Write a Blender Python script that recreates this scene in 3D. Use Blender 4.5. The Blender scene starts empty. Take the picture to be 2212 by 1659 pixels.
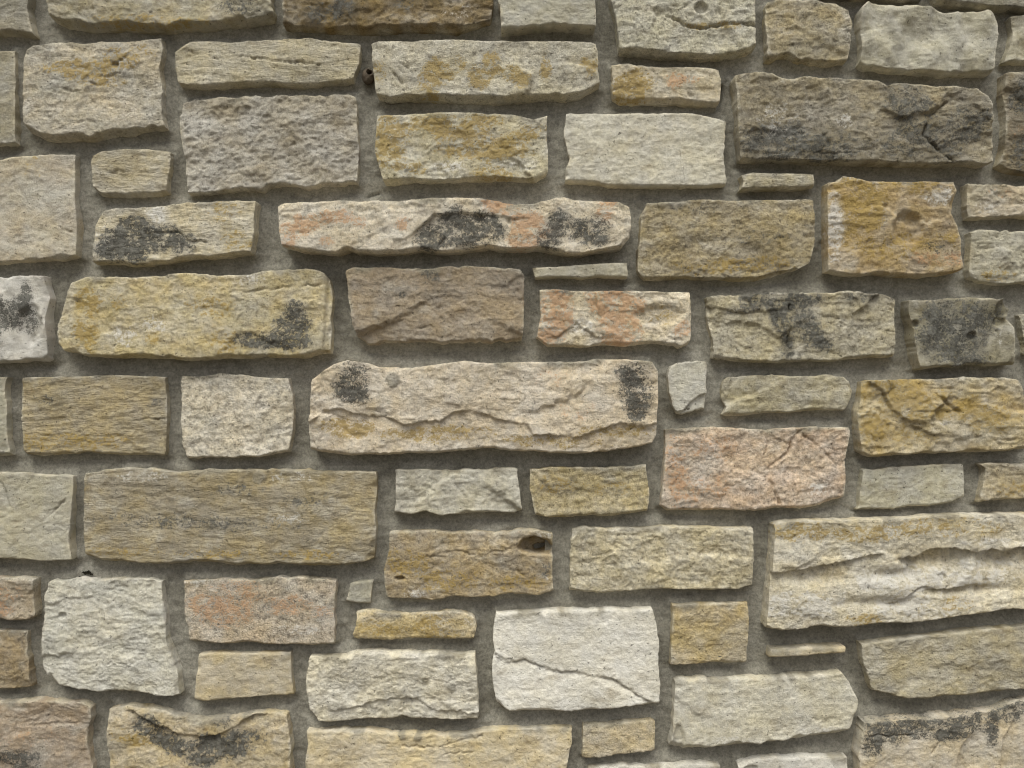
import bpy, math, random
import numpy as np

# ------------------------------------------------------------------ camera, sky, sun, exposure
scene = bpy.context.scene
LENS, HALF = 30.0, 0.6                 # 36 mm sensor: tan(half horizontal angle) = 0.6
CAM_D = 1.358                          # metres from the mortar plane (y = 0)
CAM_Z = 1.25
FW, FH = 2212.0, 1659.0                # units in which the stone outlines were measured
cam_d = bpy.data.cameras.new('camera')
cam_d.lens = LENS
cam_d.sensor_width = 36.0
cam_d.clip_start, cam_d.clip_end = 0.05, 500.0
cam = bpy.data.objects.new('camera', cam_d)
scene.collection.objects.link(cam)
cam.location = (0, -CAM_D, CAM_Z)
cam.rotation_euler = (math.radians(90), 0, 0)
scene.camera = cam

SUN_EL, SUN_AZ = math.radians(61), math.radians(-24)    # azimuth from the wall's outward normal; negative = from the left
world = bpy.data.worlds.new('World')
scene.world = world
world.use_nodes = True
wn, wl = world.node_tree.nodes, world.node_tree.links
wn.clear()
w_out = wn.new('ShaderNodeOutputWorld')
w_bg = wn.new('ShaderNodeBackground')
w_hs = wn.new('ShaderNodeHueSaturation')
w_sky = wn.new('ShaderNodeTexSky')
w_sky.sky_type = 'NISHITA'
w_sky.sun_disc = False
w_sky.sun_elevation = SUN_EL
w_sky.sun_rotation = math.pi + SUN_AZ
w_sky.air_density, w_sky.dust_density = 1.0, 4.0
w_hs.inputs['Saturation'].default_value = 0.12           # a grey, clouded day
w_bg.inputs['Strength'].default_value = 0.062
wl.new(w_sky.outputs['Color'], w_hs.inputs['Color'])
wl.new(w_hs.outputs['Color'], w_bg.inputs['Color'])
wl.new(w_bg.outputs['Background'], w_out.inputs['Surface'])

sun_d = bpy.data.lights.new('sun', 'SUN')
sun_d.energy = 1.5
sun_d.angle = math.radians(36)
sun_d.color = (1.0, 0.985, 0.89)
sun = bpy.data.objects.new('sun', sun_d)
scene.collection.objects.link(sun)
sun.rotation_euler = (math.radians(90) - SUN_EL, 0, SUN_AZ)
sun.location = (0, -3, 6)

scene.view_settings.view_transform = 'Standard'
scene.view_settings.look = 'None'
scene.view_settings.gamma = 1.0
scene.view_settings.use_curve_mapping = False
scene.view_settings.exposure = 0.98
scene.render.engine = 'CYCLES'
scene.cycles.use_denoising = True
scene.cycles.denoiser = 'OPENIMAGEDENOISE'
scene.cycles.denoising_input_passes = 'RGB_ALBEDO_NORMAL'
scene.cycles.denoising_prefilter = 'ACCURATE'
scene.cycles.pixel_filter_type = 'BLACKMAN_HARRIS'
scene.cycles.filter_width = 1.05
scene.cycles.max_bounces = 5
scene.cycles.diffuse_bounces = 4

# ------------------------------------------------------------------ noise
def _hash(ix, iy, seed):
    h = (ix.astype(np.int64) * 374761393 + iy.astype(np.int64) * 668265263 + seed * 982451653) & 0xFFFFFFFF
    h = ((h ^ (h >> 13)) * 1274126177) & 0xFFFFFFFF
    return ((h ^ (h >> 16)) & 0xFFFF) / 65535.0 * 2 * np.pi

def perlin(x, y, seed=0):
    x0, y0 = np.floor(x), np.floor(y)
    fx, fy = x - x0, y - y0
    ux, uy = fx * fx * fx * (fx * (fx * 6 - 15) + 10), fy * fy * fy * (fy * (fy * 6 - 15) + 10)
    def g(ox, oy):
        a = _hash(x0 + ox, y0 + oy, seed)
        return np.cos(a) * (fx - ox) + np.sin(a) * (fy - oy)
    a = g(0, 0) * (1 - ux) + g(1, 0) * ux
    b = g(0, 1) * (1 - ux) + g(1, 1) * ux
    return (a * (1 - uy) + b * uy) * 1.45

def fbm(x, y, lam, octv=4, seed=0, gain=0.5):
    s, a, f, t = 0, 1.0, 1.0 / lam, 0
    for k in range(octv):
        s = s + a * perlin(x * f + 17.3 * k, y * f - 9.1 * k, seed + k * 31)
        t += a
        a *= gain
        f *= 2.07
    return s / t

def ridged(x, y, lam, octv=3, seed=0):
    s, a, f, t = 0, 1.0, 1.0 / lam, 0
    for k in range(octv):
        s = s + a * (1 - 2 * np.abs(perlin(x * f + 5.7 * k, y * f + 3.3 * k, seed + 77 * k)))
        t += a
        a *= 0.5
        f *= 2.1
    return s / t

def sstep(a, b, x):
    t = np.clip((x - a) / (b - a), 0, 1)
    return t * t * (3 - 2 * t)

def lin(c):
    c = np.array(c, float) / 255.0
    return np.where(c <= 0.04045, c / 12.92, ((c + 0.055) / 1.055) ** 2.4)

# ------------------------------------------------------------------ materials
def nn(nt, t, **kw):
    n = nt.nodes.new(t)
    for k, v in kw.items():
        setattr(n, k, v)
    return n

def math_node(nt, op, a, b=None, c=None, clamp=False):
    n = nt.nodes.new('ShaderNodeMath')
    n.operation = op
    n.use_clamp = clamp
    for i, v in enumerate((a, b, c)):
        if v is None:
            continue
        if isinstance(v, (int, float)):
            n.inputs[i].default_value = v
        else:
            nt.links.new(v, n.inputs[i])
    return n.outputs[0]

def mix_node(nt, fac, a, b, blend='MIX'):
    n = nt.nodes.new('ShaderNodeMix')
    n.data_type = 'RGBA'
    n.blend_type = blend
    for i, v in ((0, fac), (6, a), (7, b)):
        if isinstance(v, (int, float)):
            n.inputs[i].default_value = v
        elif isinstance(v, tuple):
            n.inputs[i].default_value = v
        else:
            nt.links.new(v, n.inputs[i])
    return n.outputs[2]

def noise_node(nt, vec, w, scale, detail=4, rough=0.6, dist=0.0):
    n = nt.nodes.new('ShaderNodeTexNoise')
    n.noise_dimensions = '4D'
    n.inputs['Scale'].default_value = scale
    n.inputs['Detail'].default_value = detail
    n.inputs['Roughness'].default_value = rough
    n.inputs['Distortion'].default_value = dist
    nt.links.new(vec, n.inputs['Vector'])
    if w is not None:
        nt.links.new(w, n.inputs['W'])
    return n.outputs['Fac']

def ramp(nt, v, lo, hi, a=0.0, b=1.0):
    n = nt.nodes.new('ShaderNodeMapRange')
    n.interpolation_type = 'SMOOTHSTEP'
    nt.links.new(v, n.inputs['Value'])
    n.inputs['From Min'].default_value = lo
    n.inputs['From Max'].default_value = hi
    n.inputs['To Min'].default_value = a
    n.inputs['To Max'].default_value = b
    return n.outputs['Result']

def new_mat(name):
    m = bpy.data.materials.new(name)
    m.use_nodes = True
    nt = m.node_tree
    nt.nodes.clear()
    out = nt.nodes.new('ShaderNodeOutputMaterial')
    b = nt.nodes.new('ShaderNodeBsdfPrincipled')
    b.inputs['Roughness'].default_value = 0.92
    b.inputs['Specular IOR Level'].default_value = 0.18
    nt.links.new(b.outputs['BSDF'], out.inputs['Surface'])
    return m, nt, b

def stone_material():
    m, nt, b = new_mat('limestone')
    tc = nn(nt, 'ShaderNodeTexCoord').outputs['Object']
    w = math_node(nt, 'MULTIPLY', nn(nt, 'ShaderNodeObjectInfo').outputs['Random'], 60.0)
    base = nn(nt, 'ShaderNodeAttribute', attribute_name='base').outputs['Color']
    st = nn(nt, 'ShaderNodeAttribute', attribute_name='stain')
    sep = nn(nt, 'ShaderNodeSeparateColor')
    nt.links.new(st.outputs['Color'], sep.inputs[0])
    st_a = st.outputs['Alpha']
    gr = nn(nt, 'ShaderNodeAttribute', attribute_name='grain').outputs['Fac']   # 0 open grain, 1 bedded
    mp = nn(nt, 'ShaderNodeMapping')
    mp.inputs['Scale'].default_value = (0.28, 1.0, 1.25)
    rnd1 = nn(nt, 'ShaderNodeObjectInfo').outputs['Random']
    rnd2 = math_node(nt, 'FRACT', math_node(nt, 'MULTIPLY', rnd1, 17.31))
    rnd3 = math_node(nt, 'FRACT', math_node(nt, 'MULTIPLY', rnd1, 41.7))
    cxyz = nn(nt, 'ShaderNodeCombineXYZ')
    nt.links.new(math_node(nt, 'MULTIPLY_ADD', rnd2, 0.7, -0.35), cxyz.inputs[1])
    nt.links.new(cxyz.outputs[0], mp.inputs['Rotation'])
    nt.links.new(tc, mp.inputs['Vector'])
    bed = mp.outputs['Vector']
    rough = nn(nt, 'ShaderNodeAttribute', attribute_name='rough').outputs['Fac']
    n_big = noise_node(nt, tc, w, 28, 5, 0.62)
    n_mid = noise_node(nt, tc, w, 110, 7, 0.7)
    n_fine = noise_node(nt, tc, w, 330, 4, 0.75)
    nt.links.new(math_node(nt, 'MULTIPLY_ADD', rnd3, 260.0, 210.0), n_fine.node.inputs['Scale'])
    n_bed = noise_node(nt, bed, w, 260, 5, 0.7)
    grain = math_node(nt, 'ADD', math_node(nt, 'MULTIPLY', n_bed, gr),
                      math_node(nt, 'MULTIPLY', n_mid, math_node(nt, 'SUBTRACT', 1.0, gr)))
    # tone of the stone
    tone = math_node(nt, 'ADD', ramp(nt, n_mid, 0.28, 0.72, 0.86, 1.12),
                     ramp(nt, n_fine, 0.3, 0.7, -0.2, 0.2))
    tone = math_node(nt, 'MULTIPLY', tone, ramp(nt, grain, 0.3, 0.5, 0.7, 1.04))
    tone = math_node(nt, 'MULTIPLY_ADD', math_node(nt, 'SUBTRACT', tone, 0.95), math_node(nt, 'MULTIPLY', math_node(nt, 'MULTIPLY_ADD', rnd2, 0.8, 0.7), rough), 0.97)
    hs = nn(nt, 'ShaderNodeHueSaturation')
    nt.links.new(base, hs.inputs['Color'])
    nt.links.new(tone, hs.inputs['Value'])
    nt.links.new(ramp(nt, n_big, 0.3, 0.7, 0.58, 1.0), hs.inputs['Saturation'])
    col = hs.outputs['Color']
    jit = math_node(nt, 'ADD', math_node(nt, 'MULTIPLY', math_node(nt, 'SUBTRACT', n_mid, 0.5), 2.3),
                    math_node(nt, 'MULTIPLY', math_node(nt, 'SUBTRACT', n_fine, 0.5), 2.4))
    def masked(ch, lo, hi, k=1.0):
        return ramp(nt, math_node(nt, 'ADD', ch, math_node(nt, 'MULTIPLY', math_node(nt, 'MULTIPLY', jit, k), ramp(nt, ch, 0.0, 0.35))), lo, hi)
    col = mix_node(nt, math_node(nt, 'MULTIPLY', masked(st_a, 0.22, 0.8), 0.75), col, (0.62, 0.60, 0.56, 1))
    ochre = mix_node(nt, n_mid, (0.25, 0.165, 0.04, 1), (0.41, 0.295, 0.095, 1))
    col = mix_node(nt, math_node(nt, 'MULTIPLY', masked(sep.outputs[1], 0.10, 0.70, 1.6), 0.78), col, ochre)
    rust = mix_node(nt, n_mid, (0.36, 0.17, 0.065, 1), (0.56, 0.35, 0.20, 1))
    col = mix_node(nt, math_node(nt, 'MULTIPLY', masked(sep.outputs[2], 0.18, 0.85, 1.7), 0.72), col, rust)
    dark = mix_node(nt, math_node(nt, 'ADD', ramp(nt, n_mid, 0.38, 0.68, 0.0, 0.75), math_node(nt, 'MULTIPLY', n_fine, 0.35)), (0.012, 0.012, 0.011, 1), (0.17, 0.165, 0.145, 1))
    col = mix_node(nt, math_node(nt, 'MULTIPLY', masked(sep.outputs[0], 0.08, 0.95, 1.5), 0.95), col, dark)
    # little open pores
    pore = ramp(nt, noise_node(nt, tc, w, 210, 2, 0.5), 0.27, 0.35, 0.45, 1.0)
    vv = nn(nt, 'ShaderNodeHueSaturation')
    nt.links.new(col, vv.inputs['Color'])
    nt.links.new(pore, vv.inputs['Value'])
    nt.links.new(vv.outputs['Color'], b.inputs['Base Color'])
    hgt = math_node(nt, 'ADD', math_node(nt, 'MULTIPLY', grain, 1.0),
                    math_node(nt, 'ADD', math_node(nt, 'MULTIPLY', n_fine, 0.8), math_node(nt, 'MULTIPLY', pore, 0.35)))
    bp = nn(nt, 'ShaderNodeBump')
    bp.inputs['Strength'].default_value = 1.0
    nt.links.new(math_node(nt, 'MULTIPLY', rough, 0.0038), bp.inputs['Distance'])
    bp.inputs['Distance'].default_value = 0.0038
    nt.links.new(hgt, bp.inputs['Height'])
    nt.links.new(bp.outputs['Normal'], b.inputs['Normal'])
    return m

def mortar_material():
    m, nt, b = new_mat('mortar')
    tc = nn(nt, 'ShaderNodeTexCoord').outputs['Object']
    mp = nn(nt, 'ShaderNodeMapping')
    mp.inputs['Scale'].default_value = (0.2, 1.0, 0.6)
    nt.links.new(tc, mp.inputs['Vector'])
    n1 = noise_node(nt, tc, None, 9, 5, 0.6)
    n2 = noise_node(nt, tc, None, 240, 5, 0.85)
    n3 = noise_node(nt, mp.outputs['Vector'], None, 240, 4, 0.65)
    n4 = noise_node(nt, tc, None, 70, 4, 0.6)
    c = mix_node(nt, ramp(nt, n1, 0.3, 0.7), (0.215, 0.202, 0.165, 1), (0.32, 0.304, 0.258, 1))
    tone = math_node(nt, 'ADD', ramp(nt, n2, 0.28, 0.72, 0.6, 1.36),
                     math_node(nt, 'ADD', ramp(nt, n3, 0.3, 0.7, -0.06, 0.06), ramp(nt, n4, 0.3, 0.7, -0.14, 0.14)))
    hs = nn(nt, 'ShaderNodeHueSaturation')
    nt.links.new(c, hs.inputs['Color'])
    nt.links.new(tone, hs.inputs['Value'])
    nt.links.new(hs.outputs['Color'], b.inputs['Base Color'])
    bp = nn(nt, 'ShaderNodeBump')
    bp.inputs['Strength'].default_value = 0.7
    bp.inputs['Distance'].default_value = 0.003
    h = math_node(nt, 'ADD', n2, math_node(nt, 'ADD', math_node(nt, 'MULTIPLY', n3, 0.35), math_node(nt, 'MULTIPLY', n4, 1.0)))
    nt.links.new(h, bp.inputs['Height'])
    nt.links.new(bp.outputs['Normal'], b.inputs['Normal'])
    return m

def plain_material(name, ca, cb, scale):
    m, nt, b = new_mat(name)
    tc = nn(nt, 'ShaderNodeTexCoord').outputs['Object']
    n = noise_node(nt, tc, None, scale, 6, 0.65)
    nt.links.new(mix_node(nt, ramp(nt, n, 0.3, 0.7), (*ca, 1), (*cb, 1)), b.inputs['Base Color'])
    bp = nn(nt, 'ShaderNodeBump')
    bp.inputs['Strength'].default_value = 0.6
    bp.inputs['Distance'].default_value = 0.3 / scale
    nt.links.new(n, bp.inputs['Height'])
    nt.links.new(bp.outputs['Normal'], b.inputs['Normal'])
    return m

M_STONE = stone_material()
M_MORTAR = mortar_material()
M_GROUND = plain_material('packed_earth', (0.11, 0.095, 0.07), (0.17, 0.15, 0.115), 14)
M_MUD = plain_material('dried_mud', (0.065, 0.05, 0.036), (0.13, 0.105, 0.078), 350)
M_LEAF = plain_material('dead_leaf', (0.012, 0.011, 0.008), (0.045, 0.04, 0.025), 300)

# ------------------------------------------------------------------ measured coordinates -> wall coordinates
TILE = {}
for _k, _ch in enumerate('abcdefghi'):
    TILE[_ch] = ((_k % 3) * 1082 * 2212 / 3264.0, (0, 812, 1623)[_k // 3] * 2212 / 3264.0, 1100 / 3264.0)
TILE['z'] = (0.0, 0.0, 1.0)

def pts(s):
    o, out = TILE['z'], []
    for tok in s.split():
        if tok[-1] == ':':
            o = TILE[tok[0]]
        else:
            x, y = tok.split(',')
            out.append((o[0] + float(x) * o[2], o[1] + float(y) * o[2]))
    return np.array(out)

def to_wall(p, prot):
    k = HALF * (CAM_D - prot) / (FW / 2)
    return np.stack([(p[:, 0] - FW / 2) * k, CAM_Z - (p[:, 1] - FH / 2) * k], 1)

def resample(poly, n):
    d = np.r_[0, np.cumsum(np.hypot(*np.diff(poly, axis=0).T))]
    t = np.linspace(0, d[-1], n)
    return np.stack([np.interp(t, d, poly[:, 0]), np.interp(t, d, poly[:, 1])], 1)

def mindist(P, Q, chunk=4000):
    out = np.empty(len(P))
    for i in range(0, len(P), chunk):
        a = P[i:i + chunk]
        out[i:i + chunk] = np.sqrt(((a[:, None, :] - Q[None]) ** 2).sum(2).min(1))
    return out

def seg_dist(P, poly):
    best = np.full(len(P), 1e9)
    for a, b in zip(poly[:-1], poly[1:]):
        ab = b - a
        t = np.clip(((P - a) @ ab) / max((ab @ ab), 1e-12), 0, 1)
        best = np.minimum(best, np.hypot(*(P - (a + t[:, None] * ab)).T))
    return best

def make_mesh(name, verts, faces):
    me = bpy.data.meshes.new(name)
    nf = len(faces)
    me.vertices.add(len(verts))
    me.vertices.foreach_set('co', np.ascontiguousarray(verts, dtype=np.float32).ravel())
    me.loops.add(nf * 4)
    me.loops.foreach_set('vertex_index', np.ascontiguousarray(faces, dtype=np.int32).ravel())
    me.polygons.add(nf)
    me.polygons.foreach_set('loop_start', np.arange(0, nf * 4, 4, dtype=np.int32))
    me.polygons.foreach_set('loop_total', np.full(nf, 4, dtype=np.int32))
    me.polygons.foreach_set('use_smooth', np.ones(nf, dtype=bool))
    me.update(calc_edges=True)
    return me

def obj(name, me, mat, parent=None, loc=(0, 0, 0)):
    o = bpy.data.objects.new(name, me)
    scene.collection.objects.link(o)
    me.materials.append(mat)
    o.location = loc
    if parent is not None:
        o.parent = parent
    return o

# ------------------------------------------------------------------ ground and the wall itself
gm = make_mesh('ground', np.array([(-150, -150, 0), (150, -150, 0), (150, 150, 0), (-150, 150, 0)], float), np.array([[0, 1, 2, 3]]))
ground = obj('ground', gm, M_GROUND)
ground['kind'] = 'structure'

wall = bpy.data.objects.new('stone_wall', None)
scene.collection.objects.link(wall)
wall['label'] = 'wall of rough-cut buff and grey limestone blocks set in wide grey mortar joints'
wall['category'] = 'wall'
wall['kind'] = 'thing'

OUTLINES = []          # outlines of all stones in wall coordinates, for the mortar bed
MORTAR_C = lin((150, 142, 122))

def build_stone(seed, T, R, B, L, prot, c1, c2, style='r', amp=1.0, stains=(), feats=(), bev=5.0, drop=9.0,
                cell=0.0017, label=None, smear=0.42, warp=1.0):
    """One block: T and B run left to right, R and L top to bottom (points between the corners). Lengths in metres."""
    # an edge that faces the middle of the picture was measured where its side meets the mortar, the others at the face
    raw = to_wall(np.vstack([T, B] + ([R] if len(R) else []) + ([L] if len(L) else [])), prot)
    ra = (CAM_D - 0.62 * prot) / (CAM_D - prot)
    lo_, hi_ = raw.min(0) - (0, CAM_Z), raw.max(0) - (0, CAM_Z)
    nlo, nhi = lo_ * np.where(lo_ > 0, ra, 1), hi_ * np.where(hi_ < 0, ra, 1)
    def tw(p):
        q = to_wall(p, prot) - (0, CAM_Z)
        return nlo + (q - lo_) / (hi_ - lo_) * (nhi - nlo) + (0, CAM_Z)
    top = tw(T)
    bot = tw(B)
    rgt = np.vstack([top[-1:], tw(R) if len(R) else np.empty((0, 2)), bot[-1:]])
    lft = np.vstack([top[:1], tw(L) if len(L) else np.empty((0, 2)), bot[:1]])
    wid = max(np.ptp(top[:, 0]), np.ptp(bot[:, 0]))
    hei = max(np.ptp(lft[:, 1]), np.ptp(rgt[:, 1]))
    nu, nv = max(6, int(wid / cell)), max(5, int(hei / cell))
    Ct, Cb, Cl, Cr = resample(top, nu), resample(bot, nu), resample(lft, nv), resample(rgt, nv)
    rr = np.random.RandomState(seed)
    def plin(n_, length, mean, lo, hi):
        kn = np.r_[0, np.cumsum(rr.exponential(mean, max(4, int(3 * length / mean) + 4)) + mean * 0.25)]
        return np.interp(np.linspace(0, length, n_), kn, rr.uniform(lo, hi, len(kn)))
    def jag(n_, length):
        e = np.linspace(0, length, n_)
        win = np.clip(np.minimum(e, length - e) / 0.006, 0, 1)
        k_ = warp * rr.uniform(0.35, 1.35)
        return win * k_ * (plin(n_, length, rr.uniform(0.014, 0.04), -0.0017, 0.0017) + plin(n_, length, 0.005, -0.0008, 0.0008))
    Ct[:, 1] += jag(nu, wid); Cb[:, 1] += jag(nu, wid); Cl[:, 0] += jag(nv, hei); Cr[:, 0] += jag(nv, hei)
    u, v = np.linspace(0, 1, nu)[None, :, None], np.linspace(0, 1, nv)[:, None, None]
    G = ((1 - v) * Ct[None] + v * Cb[None] + (1 - u) * Cl[:, None] + u * Cr[:, None]
         - ((1 - u) * (1 - v) * Ct[0] + u * (1 - v) * Ct[-1] + (1 - u) * v * Cb[0] + u * v * Cb[-1]))
    x, z = G[..., 0].copy(), G[..., 1].copy()
    # uneven, broken edges
    wa = warp * 0.4
    dx = 0.0019 * wa * fbm(x, z, 0.028, 2, seed) + (0.0011 * wa * fbm(x, z, 0.008, 2, seed + 5) if cell < 0.004 else 0)
    dz = 0.0026 * wa * fbm(x, z, 0.026, 2, seed + 9) + (0.0013 * wa * fbm(x, z, 0.008, 2, seed + 13) if cell < 0.004 else 0)
    x, z = x + dx, z + dz
    P = np.stack([x.ravel(), z.ravel()], 1)
    eT, eB, eL, eR = (np.stack([x[0], z[0]], 1), np.stack([x[-1], z[-1]], 1), np.stack([x[:, 0], z[:, 0]], 1), np.stack([x[:, -1], z[:, -1]], 1))
    sk = max(1, int(0.003 / cell))
    dT, dB, dL, dR = (mindist(P, e[::sk]).reshape(nv, nu) for e in (eT, eB, eL, eR))
    dall = np.minimum(np.minimum(dT, dB), np.minimum(dL, dR))
    # relief of the face (metres)
    X0, Z0 = x, z
    an = rr.uniform(-0.5, 0.5) if style in 'rRsw' else rr.uniform(-0.06, 0.06)
    x, z = X0 * math.cos(an) - Z0 * math.sin(an), X0 * math.sin(an) + Z0 * math.cos(an)
    if style == 'r':        # rock face
        h = 0.0030 * fbm(x, z * 1.15, 0.055, 6, seed + 20, 0.62) + 0.0009 * ridged(x, z * 1.3, 0.022, 3, seed + 21)
    elif style == 'R':      # coarse, pitted
        h = 0.0048 * fbm(x, z * 1.1, 0.04, 6, seed + 20, 0.62) - 0.0018 * sstep(0.0, 0.5, fbm(x, z * 1.3, 0.03, 4, seed + 25, 0.6)) + 0.001 * ridged(x, z, 0.012, 2, seed + 26)
    elif style == 'l':      # bedded, thin horizontal layers
        h = 0.0022 * fbm(x * 0.4, z, 0.040, 5, seed + 20, 0.55) + 0.0011 * ridged(x * 0.22, z, 0.011, 3, seed + 21)
    elif style == 'w':      # smooth folds
        h = 0.0085 * fbm(x * 1.4, z * 0.75, 0.055, 2, seed + 20) + 0.0022 * ridged(x * 1.2, z * 0.7, 0.05, 2, seed + 22) + 0.0010 * fbm(x, z, 0.015, 3, seed + 21)
    else:                   # 's' sawn-looking, nearly smooth
        h = 0.0022 * fbm(x, z, 0.07, 4, seed + 20) + 0.0007 * ridged(x * 0.7, z, 0.018, 3, seed + 21)
    # fine broken grit
    h = h + {'r': 0.00085, 'R': 0.0011, 'l': 0.0004, 'w': 0.0004, 's': 0.00055}[style] * fbm(x, z * (2.5 if style == 'l' else 1.2), 0.009, 3, seed + 30, 0.7)
    h = h + {'r': 0.0009, 'R': 0.0007, 'l': 0.0004, 'w': 0.0003, 's': 0.0005}[style] * ridged(x, z * 1.4, 0.016, 2, seed + 33)
    x, z = X0, Z0
    # split facets: each patch of the face broke along a plane of its own
    fk = {'r': 1.1, 'R': 0.6, 'l': 0.35, 'w': 0.2, 's': 0.3}[style]
    ns = max(3, int(wid * hei / 0.003))
    sx_, sz_ = rr.uniform(P[:, 0].min(), P[:, 0].max(), ns), rr.uniform(P[:, 1].min(), P[:, 1].max(), ns)
    wx = x + 0.012 * fbm(x, z, 0.03, 4, seed + 50, 0.6)
    wz = (z + 0.012 * fbm(x, z, 0.03, 4, seed + 51, 0.6))
    b1 = np.full(x.shape, 1e9); b2 = b1.copy(); p1 = np.zeros_like(x); p2 = np.zeros_like(x)
    for k in range(ns):
        dd = np.hypot((wx - sx_[k]) * 0.7, wz - sz_[k])
        pl = rr.uniform(-0.0010, 0.0010) + (x - sx_[k]) * rr.uniform(-0.05, 0.05) + (z - sz_[k]) * rr.uniform(-0.07, 0.07)
        n1 = dd < b1
        n2 = (~n1) & (dd < b2)
        p2 = np.where(n1, p1, np.where(n2, pl, p2)); b2 = np.where(n1, b1, np.where(n2, dd, b2))
        p1 = np.where(n1, pl, p1); b1 = np.where(n1, dd, b1)
    t_ = np.clip((b2 - b1) / (0.004 if cell < 0.004 else 0.02), 0, 1)
    h = h + fk * (p1 * (0.5 + 0.5 * t_) + p2 * (0.5 - 0.5 * t_))
    h = h * amp
    # broken flakes: small ledges running across the face
    fl = fbm(x * 0.75 + 0.02 * perlin(x * 30, z * 30, seed + 41), z * 1.3, 0.085, 5, seed + 40, 0.62)
    fa = {'r': 0.0013, 'R': 0.0011, 'l': 0.0008, 'w': 0.0005, 's': 0.0006}[style] * amp
    sharp = 0.022 if cell < 0.004 else 0.08
    for t in (-0.24, -0.02, 0.2):
        h = h + fa * (sstep(t - sharp, t + sharp, fl) - 0.5)
    # slight lean of the whole face
    cx, cz = P.mean(0)
    h = h + (x - cx) * rr.uniform(-0.018, 0.018) + (z - cz) * rr.uniform(-0.05, 0.03)
    # chipped arrises
    j1 = fbm(x, z, 0.022, 3, seed + 60)
    j2 = fbm(x, z, 0.06, 2, seed + 61)
    xr = np.linspace(P[:, 0].min(), P[:, 0].max(), 400)
    wB = np.interp(x, xr, 0.65 * plin(400, wid, 0.022, 0.05, 1.7) * (0.75 + 0.5 * (plin(400, wid, 0.07, 0, 1)))) * bev / 1000 * (0.6 if cz > CAM_Z + 0.15 else 1.0) + 0.0006 * (1 + j1)
    h = h - 1.35 * drop / 1000 * np.clip(1 - dB / wB, 0, 1)
    for d_ in (dT, dL, dR):
        w_ = 0.0010 + 0.0012 * np.clip(0.5 + j1, 0, 1)
        h = h - 0.0009 * np.clip(1 - d_ / w_, 0, 1)
    for k in range(rr.poisson(2.0 + 6.0 * wid)):
        side = rr.randint(4)
        e_ = (eT, eB, eL, eR)[side]
        c_ = e_[rr.randint(len(e_))] if rr.rand() > 0.3 else e_[-1 if rr.rand() > .5 else 0]
        d_ = (dT, dB, dL, dR)[side]
        al = np.abs((x - c_[0]) if side < 2 else (z - c_[1]))
        cut = -rr.uniform(0.002, 0.008) + d_ * rr.uniform(0.45, 1.2) + al * rr.uniform(0.15, 0.6) + 0.0012 * j1
        h = np.minimum(h, cut + 0.0025)
    col_extra = np.zeros_like(h)
    tintdark = np.zeros_like(h)
    for f in feats:
        q = tw(pts(f[1]))
        if f[0] == 'crack':
            w_, dp = max(f[2] * 0.75, 1.9) / 1000, f[3] / 1000
            Pw = P + np.stack([0.004 * fbm(P[:, 0], P[:, 1], 0.012, 3, seed + 3, 0.7), 0.0055 * fbm(P[:, 0], P[:, 1], 0.012, 3, seed + 4, 0.7)], 1)
            d = seg_dist(Pw, q).reshape(nv, nu)
            h = h - dp * np.clip(1 - d / w_, 0, 1) * np.clip(0.85 + 1.5 * fbm(x, z, 0.03, 2, seed + 82), 0.4, 1.4)
        elif f[0] == 'ridge':
            w_, dp = f[2] / 1000, f[3] / 1000
            d = seg_dist(P, q).reshape(nv, nu)
            h = h + dp * np.exp(-(d / w_) ** 2)
        elif f[0] == 'ledge':       # everything below the line lies deeper
            dp, sw = f[2] / 1000, (f[3] / 1000 if len(f) > 3 else 0.004)
            zl = np.interp(x, q[:, 0], q[:, 1]) + np.interp(x, xr, plin(400, wid, 0.008, -0.0022, 0.0022) + plin(400, wid, 0.0035, -0.001, 0.001))
            dp = dp * np.clip(0.95 + 1.5 * fbm(x, z * 0, 0.035, 3, seed + 81), 0.1, 1.7)
            fade = sstep(0, 0.03, x - q[0, 0] + 0.03) * sstep(0, 0.03, q[-1, 0] - x + 0.03)
            h = h - dp * (1 - sstep(-sw, 0.0005, z - zl)) * fade * (np.exp(-np.clip(zl - z, 0, 1) / f[4]) if len(f) > 4 else 1)
        elif f[0] == 'side':        # everything right of the line lies deeper
            dp = f[2] / 1000
            xl = np.interp(-z, -q[:, 1], q[:, 0])
            h = h - dp * sstep(0, 0.003, x - xl)
        elif f[0] == 'hole':
            rx, rz, dp = f[2] / 1000, f[3] / 1000, f[4] / 1000
            g = np.sqrt(((x - q[0, 0]) / rx) ** 2 + ((z - q[0, 1]) / rz) ** 2) + 0.18 * fbm(x, z, 0.015, 2, seed + 90)
            h = h - dp * (1 - sstep(0.62, 1.08, g))
        elif f[0] == 'bowl':        # broad shallow hollow
            rx, rz, dp = f[2] / 1000, f[3] / 1000, f[4] / 1000
            for qq in q:
                g = np.sqrt(((x - qq[0]) / rx) ** 2 + ((z - qq[1]) / rz) ** 2) + 0.3 * fbm(x, z, 0.03, 3, seed + 92)
                h = h - dp * np.exp(-g ** 2)
        elif f[0] == 'lump':        # a dab of mortar stuck on the face
            r_, dp = f[2] / 1000, f[3] / 1000
            g = np.hypot(x - q[0, 0], z - q[0, 1]) / r_ + 0.3 * fbm(x, z, 0.01, 2, seed + 91)
            mk = 1 - sstep(0.6, 1.05, g)
            h = h + dp * mk
            col_extra = np.maximum(col_extra, mk)
    y = -(prot + h)
    # ---- colour of the stone
    a1 = np.clip(0.5 + 1.1 * fbm(x * 0.8, z * 1.3, 0.06, 4, seed + 100), 0, 1)[..., None]
    base = lin(c1) * (1 - a1) + lin(c2) * a1
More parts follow.
